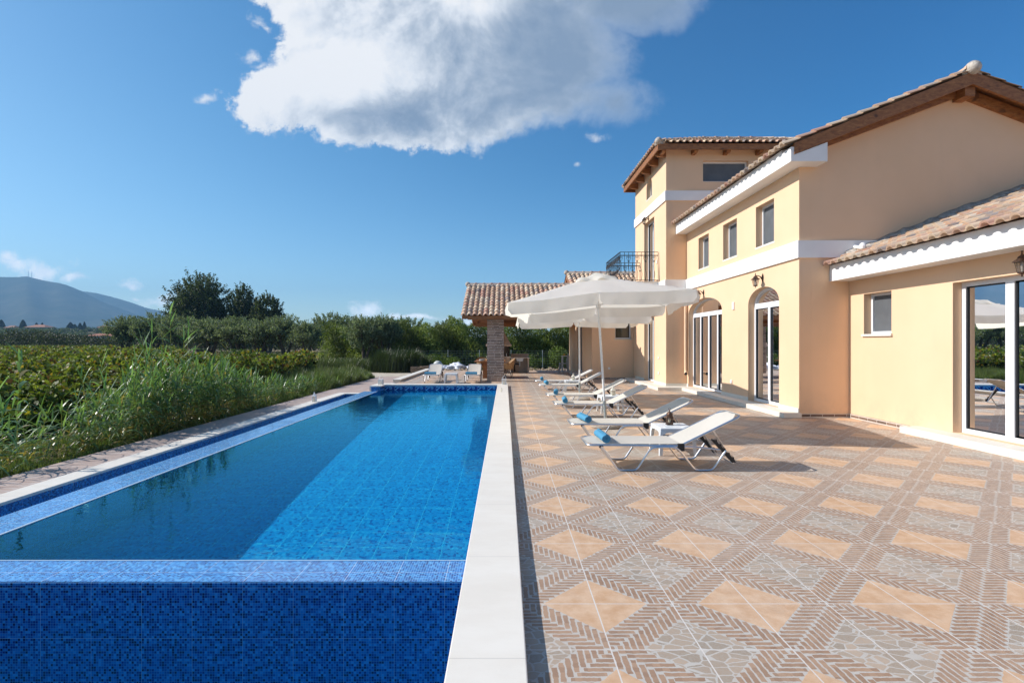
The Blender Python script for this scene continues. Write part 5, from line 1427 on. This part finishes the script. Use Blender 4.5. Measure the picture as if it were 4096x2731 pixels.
# cypresses and houses on the far plain
def cyp(label, vx, vt, vb, vw, D):
    h = (vb-vt)/1182.3*D; w = vw/1182.3*D; t = thing('cypress_tree', label, 'cypress', (wx(vx, D), D, EYE-(vb-787)/1182.3*D), 0, 'cypresses on the far plain')
    r = np.random.default_rng(int(vx)); n = 1500; z = r.random(n); a = r.random(n)*6.28; rad = w/2*np.sin(PI*np.clip(z*.93+.05, 0, 1))**.6*(1.05-.6*z)*np.sqrt(r.random(n))*1.4
    P = np.stack([rad*np.cos(a), rad*np.sin(a), z*h*1.0], 1); V = leaves(P, w*.28, w*.14, r, 1.2)
    quads_obj('crown', V, tint(n, r, (.015, .028, .012), (.03, .045, .02)), 'leaf', t)
    m = MB(); m.tube([(0, 0, -2), (0, 0, h*.4)], w*.06, 5); m.build('trunk', 'bark', t, world=False)
    return t
for i, (vx, vt, vb, vw) in enumerate(((3, 735, 758, 13), (53, 735, 757, 12), (84, 741, 757, 8), (97, 741, 752, 6), (162, 741, 761, 14), (172, 745, 761, 11), (184, 742, 761, 10), (194, 739, 762, 8), (287, 748, 758, 5))):
    cyp(['dark cypress at the left edge of the far plain', 'single tall cypress between two far houses', 'small cypress above the far left house', 'slender cypress just right of the far left house', 'leftmost cypress of the dense far group', 'second cypress of the dense far group', 'third cypress of the dense far group', 'tallest rightmost cypress of the dense far group', 'lone slender cypress far out on the ridge'][i], vx, vt, vb+2, vw, 480)
def far_house(label, vx, vt, vb, vw, D, wallc, roofc):
    w = vw/1182.3*D; z0 = EYE-(vb-787)/1182.3*D; h = (vb-vt)/1182.3*D
    t = thing('far_house', label, 'house', (wx(vx, D), D, z0), 0, 'houses on the far plain'); m = MB(); m.box(-w/2, w/2, 0, w*.6, -4, h*.5); m.build('wall', simple('far_wall', wallc, .9), t, world=False)
    m = MB(); e = w*.04; zb = h*.5; m.add([(-w/2-e, -e, zb), (w/2+e, -e, zb), (w/2+e, w*.6+e, zb), (-w/2-e, w*.6+e, zb), (-w*.22, w*.3, h), (w*.22, w*.3, h)], [(0, 1, 5, 4), (1, 2, 5), (2, 3, 4, 5), (3, 0, 4), (0, 3, 2, 1)]); m.build('roof', simple('far_roof', roofc, .9), t, world=False)
    m = MB()
    for q in (-.3, 0, .3): m.box(q*w-w*.035, q*w+w*.035, -.08, -.02, h*.12, h*.36)
    m.build('window', 'black', t, world=False)
far_house('far pale house with terracotta roof among cypresses on the left', 80, 745, 757, 46, 470, (.45, .36, .27), (.33, .15, .09))
far_house('far small house at the extreme left of the plain', 22, 747, 757, 26, 475, (.36, .3, .24), (.30, .15, .1))
far_house('far flat topped house on the ridge near the leftmost olive', 236, 747, 757, 26, 430, (.40, .33, .26), (.32, .16, .1))
far_house('low red roofed house behind the vineyard left of the olives', 226, 765, 777, 62, 190, (.42, .40, .36), (.30, .12, .07))
for i, vx in enumerate((65.5, 73)):
    m = MB(); D = 2950; x = wx(vx, D); z = 388+ (4 if i == 0 else 0); 
    m.tube([(x, D, z-30), (x, D, z+22)], [2.2, 1.0], 4); t = tag(m.build('radio_mast', 'galv'), ['left radio mast on the mountain top', 'right radio mast on the mountain top'][i], 'mast', 'radio masts on the mountain')

# far groves and scrub on the plain: clumps read as one mass
def mass(name, label, cat, n, xf, L, cols, seed, mat='leaf', up=.3, sk=.9, lum=.25):
    r = np.random.default_rng(seed); P, k = xf(n, r); c = tint(len(P), r, cols[0], cols[1], lum)
    if k is not None: c = c*k[:, None]
    Lv = L(P) if callable(L) else L
    V = leaves(P, Lv*r.uniform(.7, 1.3, len(P)), Lv*sk*r.uniform(.4, .65, len(P)), r, up)
    return tag(quads_obj(name, V, c, mat), label, cat, None, 'stuff')
def grove(n, r):
    nc = 900; cy = r.uniform(120, 520, nc); cx = r.uniform(-1.02, .12, nc)*cy*1.0 + r.uniform(-30, 30, nc); cr = r.uniform(1.2, 3.4, nc)*(1+cy/1500)
    k = r.integers(0, nc, n); d = rdir(n, r)*(r.random((n, 1))**.4)
    hz = np.array([hill_h(a, b) if b > 165 else -.3 for a, b in zip(cx, cy)])
    P = np.stack([cx[k]+d[:, 0]*cr[k]*1.3, cy[k]+d[:, 1]*cr[k], hz[k] + cr[k]*.55 + d[:, 2]*cr[k]*.62], 1)
    return P, (.6+.8*r.random(nc))[k]
mass('far_grove', 'distant groves and scrub covering the plain below the mountain', 'grove', 90000, grove, lambda P: .35+P[:, 1]*.0026, ((.035, .055, .022), (.085, .105, .045)), 5)
def hedge(n, r):     # bank of bushes behind the vineyard at left
    x = r.uniform(-118, -34, n); y = 104 + r.uniform(-5, 6, n); cl = np.sin(x*.37)*.7+np.sin(x*.83+1)*.5+np.sin(x*1.9)*.3
    top = 2.2+cl*.7 + (x < -86)*1.2; z = -.3 + (top+.3)*np.sqrt(r.random(n)); return np.stack([x, y+cl, z], 1), .7+.25*np.sin(x*.9+2)
mass('hedge', 'dark bank of bushes closing the far end of the vineyard', 'bushes', 30000, hedge, .38, ((.03, .045, .016), (.075, .085, .035)), 6)

# vineyard ------------------------------------------------------------
def vtop(x, y):
    s = 1.0 + .18*np.sin(x*1.9+y*.35) + .14*np.sin(y*1.7-x*.6+2) + .12*np.sin(x*.53+y*.71) + .10*np.sin(x*4.1)*np.sin(y*3.3)
    nearv = np.clip((-8.6-x)/1.2, 0, 1)
    return (-.3 + s*(.98 - .2*np.exp(-((y-9)/5)**2))*np.clip(nearv+.25, 0, 1))
def vmask(x, y):
    rb = -9.0 - np.clip(y-20, 0, 40)*.20
    return (x < rb) & ((y < 31) | (x < -.62*y)) & (y < 100)
def vines(n, r):
    y = 5.0*np.exp(r.random(n*3)*math.log(100/5.0)); x = -r.random(n*3)*(1.02*y+1.5) - .5
    k = vmask(x, y) ; x, y = x[k][:n], y[k][:n]
    z = vtop(x, y) - (r.random(len(x))**1.6)*.55 + (r.random(len(x)) < .04)*r.random(len(x))*.22
    return np.stack([x, y, z], 1), .75+.35*r.random(len(x))
r_ = np.random.default_rng(77)
P, k = vines(170000, r_)
n = len(P); base = tint(n, r_, (.085, .125, .020), (.23, .26, .045), .28)*k[:, None]
br = r_.random(n); pat = np.sin(P[:, 0]*.9)*np.sin(P[:, 1]*.7+1)
ye = br < (.13+.06*pat); base[ye] = tint(ye.sum(), r_, (.27, .235, .03), (.26, .16, .035), .2)
rd = br > (.93-.04*pat); base[rd] = tint(rd.sum(), r_, (.14, .065, .028), (.09, .05, .025), .25)
Lv = (.075+P[:, 1]*.0030)*r_.uniform(.7, 1.3, n)
V = leaves(P, Lv, Lv*.85, r_, .0)
tag(quads_obj('vineyard', V, base, 'leaf'), 'dense green and yellowing vines filling the field left of the pool', 'vineyard', None, 'stuff')
# dark sheet under the vine leaves, their shade put into its colour
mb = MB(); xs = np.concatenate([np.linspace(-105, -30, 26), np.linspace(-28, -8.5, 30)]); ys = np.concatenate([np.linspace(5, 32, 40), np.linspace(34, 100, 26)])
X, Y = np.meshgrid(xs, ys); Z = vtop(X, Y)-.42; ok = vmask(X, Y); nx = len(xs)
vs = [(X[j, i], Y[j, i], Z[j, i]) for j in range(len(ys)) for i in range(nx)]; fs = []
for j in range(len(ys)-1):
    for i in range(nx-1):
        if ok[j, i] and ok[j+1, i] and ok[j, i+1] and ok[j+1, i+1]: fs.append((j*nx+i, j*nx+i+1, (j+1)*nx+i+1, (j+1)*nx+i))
mb.add(vs, fs); tag(mb.build('shade_sheet', 'shadeveg', smooth='all'), 'dark sheet with painted shade below the vine leaves', 'shade_sheet', None, 'stuff')

# giant reed plants -------------------------------------------------------
def strip_leaf(out, cols, p, dirxy, L, W, rise, droop, c, r, seg=5):
    d = np.array([dirxy[0], dirxy[1], 0.]); side = np.array([-dirxy[1], dirxy[0], 0.]); up = np.array([0, 0, 1.])
    tw = r.uniform(-.5, .5); pr = None; sd = side*math.cos(tw)+up*math.sin(tw)
    for s in range(seg+1):
        t = s/seg; q = p + d*L*(t*math.cos(rise)) + up*L*(t*math.sin(rise) - droop*t*t); w = W*(1-t)**.7*(.55+.45*min(1, t*5))*.5 if t < 1 else .0008
        cur = (q-sd*w, q+sd*w)
        if pr is not None: out.append([pr[0], pr[1], cur[1], cur[0]]); cols.append(c*(1+.25*t))
        pr = cur
def reed(out, cols, x, y, z0, h, r, nl=14, L=.42, W=.034, lean=.1, seg=5, col=((.072, .14, .05), (.175, .265, .10))):
    la = r.uniform(0, 6.28); lx, ly = math.cos(la)*lean*h, math.sin(la)*lean*h
    a = r.uniform(0, 6.28)
    def at(t): return np.array([x+lx*t*t, y+ly*t*t, z0+h*t])
    sw = .006
    for s in range(4):
        p, q = at(s/4), at((s+1)/4); cs = np.array([.22, .22, .09])
        for e in (np.array([sw, 0, 0]), np.array([0, sw, 0])): out.append([p-e, p+e, q+e*.7, q-e*.7]); cols.append(cs)
    for i in range(nl):
        t = .10+.90*(i/(nl-1))**.85; a += PI + r.normal()*.45; k = r.random(); c = np.array(col[0])*(1-k)+np.array(col[1])*k
        if (t < .35 and r.random() < .5) or r.random() < .05: c = np.array([.32, .25, .10])*r.uniform(.7, 1.1)
        ll = L*r.uniform(.7, 1.2)*(1 if t < .85 else .9); ris = R(r.uniform(18, 55)) if t < .85 else R(r.uniform(48, 82))
        strip_leaf(out, cols, at(min(t, 1)), (math.cos(a), math.sin(a)), ll, W*r.uniform(.7, 1.2), ris, r.uniform(.3, 1.0) if t < .88 else r.uniform(.1, .4), c, r, seg)
prof = [(3, .55), (6, .62), (7.3, .72), (8.3, .78), (9.2, .92), (10.0, 1.25), (10.8, 1.60), (11.6, 1.42), (12.9, 1.18), (14.2, .98), (16.0, .70), (18, .62), (22, .5)]
def hp(y): return float(np.interp(y, [p[0] for p in prof], [p[1] for p in prof]))
r = np.random.default_rng(31); out = []; cols = []
for i in range(460):
    y = r.uniform(4.2, 20.5) if i % 3 else r.uniform(9.3, 14.2); x = -6.60 - abs(r.normal())*.58 - .05
    if y > 15: x -= abs(r.normal())*.4
    h = hp(y)*r.uniform(.50, 1.0)*(1.0 if x > -7.6 else .9)
    reed(out, cols, x, y, -.3, h, r, nl=int(9+h*5), L=.28+.14*h, W=.030+.018*h, lean=.17)
V = np.array(out); tag(quads_obj('reed_thicket', V, np.array(cols), 'reed'), 'thicket of bright green giant reeds along the outer edge of the path', 'reeds', None, 'stuff')
big = [(-7.35, 7.75, 1.62, 'broad leaved reed stalk standing alone at the left edge', .44, .058), (-6.95, 10.75, 2.42, 'tallest reed stalk rising from the middle of the thicket', .50, .036),
       (-7.05, 10.3, 2.1, 'tall arching reed just left of the tallest stalk', .50, .036), (-7.1, 11.4, 2.15, 'tall reed just right of the tallest stalk', .48, .036),
       (-7.0, 12.9, 1.62, 'tall reed on the right shoulder of the thicket', .45, .034), (-6.9, 8.7, 1.45, 'tall reed left of the thicket in front of the vines', .44, .036), (-6.95, 9.6, 1.55, 'upright reed at the left shoulder of the thicket', .46, .034), (-6.8, 6.9, 1.15, 'short arching reed nearest the camera beside the path', .5, .034)]
for i, (x, y, h, lab, L, W) in enumerate(big):
    r = np.random.default_rng(100+i); out = []; cols = []
    for q in range(1 if i == 0 else 3): reed(out, cols, r.uniform(-.06, .06)*(q > 0), r.uniform(-.08, .08)*(q > 0), 0, h*(1-.12*q), r, nl=17, L=L, W=W, lean=.05+.04*q, seg=6, col=((.09, .185, .07), (.21, .33, .15)))
    o = quads_obj('giant_reed', np.array(out), np.array(cols), 'reed'); o.location = (x, y, -.3); tag(o, lab, 'reed', 'giant reed stalks that stand out of the thicket')
# grass along the path and beyond
def blades(name, label, n, xyf, hf, wd, cols, seed, mat='reed', bend=.35):
    r = np.random.default_rng(seed); x, y = xyf(n, r); n = len(x); h = hf(x, y)*r.uniform(.5, 1.15, n); a = r.random(n)*6.28; b = r.uniform(.05, bend, n)*h
    z0 = np.full(n, -.3); w = wd*(1+y*.03)
    dx, dy = np.cos(a), np.sin(a); sx, sy = -dy*w/2, dx*w/2
    p0a = np.stack([x-sx, y-sy, z0], 1); p0b = np.stack([x+sx, y+sy, z0], 1)
    mx, my = x+dx*b*.35, y+dy*b*.35; p1a = np.stack([mx-sx*.8, my-sy*.8, z0+h*.6], 1); p1b = np.stack([mx+sx*.8, my+sy*.8, z0+h*.6], 1)
    tx, ty = x+dx*b, y+dy*b; p2a = np.stack([tx-sx*.1, ty-sy*.1, z0+h], 1); p2b = np.stack([tx+sx*.1, ty+sy*.1, z0+h], 1)
    V = np.concatenate([np.stack([p0a, p0b, p1b, p1a], 1), np.stack([p1a, p1b, p2b, p2a], 1)]); c = tint(n, r, cols[0], cols[1]); c = np.concatenate([c, c*1.15])
    return tag(quads_obj(name, V, c, mat), label, 'grass', None, 'stuff')
GR = ((.055, .095, .025), (.125, .155, .055))
def g1(n, r):
    y = r.uniform(3.5, 26, n); return -6.55-np.abs(r.normal(size=n))*1.15, y
blades('grass', 'long green grass growing between the path edge and the vines', 60000, g1, lambda x, y: (.13+.42*np.clip((y-14)/6, 0, 1))*(.75+.5*np.sin(x*3+y*1.3)*np.sin(y*2.1)), .008, GR, 41)
def g2(n, r):
    y = r.uniform(20, 27, n); return -7.0-r.random(n)*4.5, y
blades('tall_grass', 'tall feathery grass in front of the pale gravel track', 26000, g2, lambda x, y: .50+.25*np.sin(x*2.3+y)*np.sin(y*1.9-x), .008, ((.06, .09, .03), (.14, .16, .07)), 42)
def g3(n, r):
    c = np.array([(-7.6, 31.6), (-6.6, 31.2), (-5.9, 31.6), (-7.0, 32.2), (-5.3, 31.9)]); k = r.integers(0, 5, n); q = r.normal(size=(n, 2))*.42; return c[k, 0]+q[:, 0], c[k, 1]+q[:, 1]
blades('grass_clump', 'dark dense clump of tall grass beyond the gravel track', 22000, g3, lambda x, y: 1.30+.35*np.sin(x*3.1)*np.cos(y*2)-.25*np.abs(x+6.6), .008, ((.018, .032, .010), (.045, .065, .022)), 43, bend=.5)
def g5(n, r):
    c = np.array([(-9.6, 31.8), (-8.9, 32.2), (-10.4, 32.4), (-11.2, 31.8)]); k = r.integers(0, 4, n); q = r.normal(size=(n, 2))*.5; return c[k, 0]+q[:, 0], c[k, 1]+q[:, 1]
blades('grass', 'olive green grass tufts left of the dark grass clump', 12000, g5, lambda x, y: .8+0*x, .008, ((.05, .075, .025), (.10, .12, .045)), 44, bend=.5)
def g4(n, r):
    y = r.uniform(30, 100, n); x = -r.random(n)*.62*y+2; k = (r.random(n) < .5+.5*np.sin(x*.8)*np.sin(y*.5)); return x[k], y[k]
blades('dry_grass', 'patchy dry and green grass under the olive trees', 60000, g4, lambda x, y: .22+.1*np.sin(x)+0*x, .02, ((.09, .10, .035), (.20, .16, .07)), 45)
# bushes of vine leaf at the right end of the field
def bush(n, r):
    c = np.array([(-11.2, 27.5, .15, .9), (-12.6, 28.5, .3, 1.1), (-14.5, 30, .3, 1.2), (-10.4, 24.5, .0, .7), (-16.5, 32, .4, 1.3), (-13.0, 25.0, .2, .9)]); k = r.integers(0, 6, n); d = rdir(n, r)*(r.random((n, 1))**.4)
    return np.stack([c[k, 0]+d[:, 0]*c[k, 3]*1.2, c[k, 1]+d[:, 1]*c[k, 3], c[k, 2]+d[:, 2]*c[k, 3]*.6], 1), .8+.3*r.random(n)
mass('bushes', 'leafy dark green vine bushes at the right end of the field', 'bushes', 12000, bush, .15, ((.04, .075, .015), (.10, .14, .03)), 8)
# reed hedge behind the shelter
def hedge2(n, r):
    x = r.uniform(-13.5, 13, n); top = 2.95 + .30*np.sin(x*1.3) + .22*np.sin(x*3.1+1) + .16*np.sin(x*7.3) - .9*np.exp(-((x+10.5)/1.8)**2)
    z = -.3 + (top+.3)*r.random(n)**.75; y = 37.3 + r.uniform(0, 1, n)*2.6 - (z < .8)*r.random(n)*1.0 + .5*np.sin(x*2.1+z*1.7); return np.stack([x, y, z], 1), .55+.5*(.5+.5*np.sin(x*2.3+z*1.1))
mass('reed_hedge', 'tall bank of green reeds and shrubs behind the shelter', 'hedge', 64000, hedge2, .30, ((.085, .13, .022), (.25, .30, .075)), 9, mat='leaf', up=1.0, sk=.30, lum=.3)
def hedge3(n, r):
    c = np.concatenate([np.stack([np.linspace(.8, 8, 9), 35.2+.3*np.sin(np.arange(9)), np.full(9, .1), .55+.12*np.sin(np.arange(9)*2.)], 1), np.array([(-4.6, 33.5, .15, .75), (-3.4, 33.2, .1, .65), (-5.6, 34.2, .2, .7), (3.6, 35, .7, .7)])]); k = r.integers(0, len(c), n); d = rdir(n, r)*(r.random((n, 1))**.4)
    return np.stack([c[k, 0]+d[:, 0]*c[k, 3], c[k, 1]+d[:, 1]*c[k, 3], c[k, 2]+d[:, 2]*c[k, 3]*.9], 1), .8+.3*r.random(n)
mass('shrubs', 'bright leafy shrubs growing through the wire fence', 'shrubs', 15000, hedge3, .12, ((.06, .11, .015), (.15, .20, .035)), 10)
mb = MB()  # dark backing sheet, the reed bank's inner shade painted as colour
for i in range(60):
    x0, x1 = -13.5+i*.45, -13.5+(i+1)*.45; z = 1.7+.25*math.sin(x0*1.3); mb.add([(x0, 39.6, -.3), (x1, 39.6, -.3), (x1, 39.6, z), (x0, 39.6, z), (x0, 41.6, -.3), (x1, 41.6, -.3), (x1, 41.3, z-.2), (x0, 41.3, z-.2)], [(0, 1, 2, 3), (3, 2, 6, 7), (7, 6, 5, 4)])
tag(mb.build('shade_sheet', 'shadeveg'), 'dark sheet with painted shade inside the reed bank behind the shelter', 'shade_sheet', None, 'stuff')

# ================================================================== HAZE
hz = MB(); hz.box(-4400, 4400, -4400, 4400, -31.5 if False else -34, 470); 
ho = hz.build('haze', 'black'); ho['kind'] = 'stuff'; ho['label'] = 'thin pale air haze over the whole plain'; ho['category'] = 'haze'
hm = bpy.data.materials.new('haze_air'); hm.use_nodes = True; nt = hm.node_tree; nt.nodes.clear(); o = nt.nodes.new('ShaderNodeOutputMaterial'); v = nt.nodes.new('ShaderNodeVolumePrincipled')
v.inputs['Color'].default_value = HAZE_C; v.inputs['Density'].default_value = HAZE_D; v.inputs['Anisotropy'].default_value = .0
nt.links.new(v.outputs[0], o.inputs['Volume']); ho.data.materials.clear(); ho.data.materials.append(hm)
if not USE_HAZE: bpy.data.objects.remove(ho)

# ================================================================== SKY
SUN_EL, SUN_AZ = 36.0, 3.0     # azimuth from -X towards +Y
w = bpy.data.worlds.new('World'); scene.world = w; w.use_nodes = True; nt = w.node_tree; nt.nodes.clear()
out = nt.nodes.new('ShaderNodeOutputWorld'); sky = nt.nodes.new('ShaderNodeTexSky'); sky.sky_type = 'NISHITA'; sky.sun_disc = False
sky.sun_elevation = R(SUN_EL); sky.sun_rotation = R(-90+SUN_AZ); sky.altitude = 0; sky.air_density = 1.0; sky.dust_density = DUST; sky.ozone_density = OZ
hs = nt.nodes.new('ShaderNodeHueSaturation'); hs.inputs['Saturation'].default_value = SAT; nt.links.new(sky.outputs[0], hs.inputs['Color'])
bg = nt.nodes.new('ShaderNodeBackground'); bg.inputs[1].default_value = SKY_S; SKYLINK = 1
tc = nt.nodes.new('ShaderNodeTexCoord'); sp_ = nt.nodes.new('ShaderNodeSeparateXYZ'); nt.links.new(tc.outputs['Generated'], sp_.inputs[0])
dx, dy, dz = (E(nt, sp_.outputs[i]) for i in range(3))
pol = ramp(nt, dx*.5 + .5, [(.16, (1.0, .885, .745)), (.40, (.74, .775, .725)), (.76, (.12, .49, .62)), (1.0, (.10, .44, .60))])
pol = mixc(nt, dz.smooth(-.02, .34), (.80, .82, .80), pol); pm = mixc(nt, 1.0, hs.outputs[0], pol, 'MULTIPLY'); pm = mixc(nt, 1.0, pm, ramp(nt, dz, [(0, (.93, 1.0, 1.06)), (.08, (.97, 1.01, 1.03)), (.35, (1, 1, 1))]), 'MULTIPLY'); nt.links.new(pm, bg.inputs[0]); bg.inputs[1].default_value = SKY_S*1.36
yy = dy.mx(.02); u = (dx/yy)*1.1823; vv = (dz/yy)*1.1823      # tangent of the direction, thousands of view pixels
uv = comb(nt, u, vv, 0.0)
n1 = noise(nt, uv, 4.2, 10, .62, dist=.25); n1b = noise(nt, comb(nt, u - .022, vv + .016, 0.0), 4.2, 6, .62, dist=.25)
n2 = noise(nt, uv, 2.0, 4, .5); n3 = noise(nt, uv, 24, 7, .68, dist=.4)
wu = u + (noise(nt, uv, 3.1, 5, .55) - .5)*.12; wv2 = vv + (noise(nt, comb(nt, u + 9.0, vv, 3.0), 3.1, 5, .55) - .5)*.12
def ell(vx, vy, rx, ry, rot=0, uu=None, v2=None):
    uu = wu if uu is None else uu; v2 = wv2 if v2 is None else v2
    cx, cy = (vx-1142)/1000, (787-vy)/1000; a, b = uu-cx, v2-cy
    if rot:
        c, s = math.cos(R(rot)), math.sin(R(rot)); a, b = a*c + b*s, b*c - a*s
    a = a/(rx/1000); b = b/(ry/1000); return 1.0 - (a*a + b*b).sqrt()
big = None
for e in ((645, 205, 135, 88), (800, 188, 250, 152), (700, 0, 150, 95), (900, 40, 320, 150), (900, 265, 200, 80, -14), (1120, 120, 330, 205), (1235, 225, 230, 88), (1000, 315, 85, 45), (1400, -22, 300, 108, 12), (1385, 245, 60, 55)):
    q = ell(*e); q = q*(min(e[2], e[3])/100)
    big = q if big is None else big.mx(q)
edge_r = u.smooth(-.16, .30)            # softer, thinner edge on the right side
n4 = noise(nt, uv, 60, 5, .7)
dens = big.mn(.9) + (n1-.5)*(1.75 - edge_r*.5) + (n3-.5)*(.62 - edge_r*.40) + (n4-.5)*.16
alpha = ((dens + edge_r*.06)/(edge_r*.62+.20)).clamp(); alpha = alpha*alpha*(3.0 - alpha*2.0)
small = None
for e in ((562, 48, 36, 26, -30), (585, 66, 26, 12, -20), (548, 122, 34, 24, -20), (572, 140, 30, 12, 10), (25, 598, 46, 30), (72, 618, 62, 28), (285, 656, 42, 16), (352, 690, 66, 22), (300, 687, 30, 8), (838, 716, 44, 24), (930, 735, 70, 6), (1345, 318, 34, 12), (1310, 376, 16, 7), (8, 580, 22, 12), (150, 640, 40, 10), (1060, 738, 60, 6), (470, 215, 30, 12)):
    q = ell(*e); small = q if small is None else small.mx(q)
a2_ = (small*.85 + (n1-.5)*2.4 + (n3-.5)*2.0 + (n4-.5)*.5 + .02).smooth(.0, 1.0)*.85
brt = ell(780, 170, 190, 85, uu=u, v2=vv).mx(ell(1085, -5, 120, 70, uu=u, v2=vv)).mx(ell(570, 200, 95, 120, uu=u, v2=vv)).smooth(-.35, .8)
gl = (u*1.15 + vv*-.10 + .62).smooth(.0, .85)          # lit flank on the left, shaded base to the right
und = ell(850, 282, 270, 66, uu=u, v2=vv).smooth(-.5, .9)
relief = (n1 - n1b)*4.2 + (n3-.5)*.35
g = gl*.80 + und*.5 + .04 + (n2-.5)*.6 + (n1-.5)*.85 + (n3-.5)*.25 - brt*.50 + .14
g = g*(dens.smooth(.0, .75)*.75+.25) - relief*(.62 - edge_r*.36)
ccol = ramp(nt, g.clamp(), [(0, (.98, .985, 1.0)), (.22, (.83, .87, .93)), (.50, (.52, .59, .69)), (.80, (.33, .41, .535)), (1, (.25, .335, .47))])
bc = nt.nodes.new('ShaderNodeBackground'); nt.links.new(ccol, bc.inputs[0]); lk(nt, (1.0 - dz.smooth(.0, .24))*(CLOUD_S*1.0) + CLOUD_S, bc.inputs[1])
al = (alpha*.985).mx(a2_)*dy.gt(.05)*dz.gt(.0)
mx_ = nt.nodes.new('ShaderNodeMixShader'); lk(nt, al, mx_.inputs[0]); nt.links.new(bg.outputs[0], mx_.inputs[1]); nt.links.new(bc.outputs[0], mx_.inputs[2]); nt.links.new(mx_.outputs[0], out.inputs[0])
w.cycles.sampling_method = 'MANUAL'; w.cycles.sample_map_resolution = 1024

# sun
sd = Vector((-math.cos(R(SUN_EL))*math.cos(R(SUN_AZ)), math.cos(R(SUN_EL))*math.sin(R(SUN_AZ)), math.sin(R(SUN_EL))))
L = bpy.data.lights.new('sun', 'SUN'); L.energy = SUN_E; L.angle = R(.5); L.color = (1.0, .945, .89)
try: L.cycles.is_caustics_light = CAUSTIC
except Exception as ex: print('caustic', ex)
lo = bpy.data.objects.new('sun', L); COL.objects.link(lo); lo.rotation_euler = sd.to_track_quat('Z', 'Y').to_euler(); lo.location = (-20, 0, 30)

# camera
cam = bpy.data.cameras.new('camera'); co = bpy.data.objects.new('camera', cam); COL.objects.link(co); scene.camera = co
co.location = (0, 0, EYE); co.rotation_euler = (R(90), 0, 0); cam.sensor_width = 36; cam.lens = F/4096*36
cam.shift_x = 28/4096; cam.shift_y = 5.5/4096; cam.clip_start = .05; cam.clip_end = 20000

# render settings
c = scene.cycles
c.use_denoising = True
try: c.denoiser = 'OPENIMAGEDENOISE'; c.denoising_input_passes = 'RGB_ALBEDO_NORMAL'
except Exception: pass
c.max_bounces = 8; c.transparent_max_bounces = 12; c.diffuse_bounces = 3; c.glossy_bounces = 3; c.transmission_bounces = 5; c.volume_bounces = 0
c.caustics_refractive = True; c.caustics_reflective = False; c.blur_glossy = .5; c.sample_clamp_indirect = 6
vs_ = scene.view_settings; vs_.view_transform = 'Standard'; vs_.look = 'None'; vs_.exposure = EXPO; vs_.gamma = 1
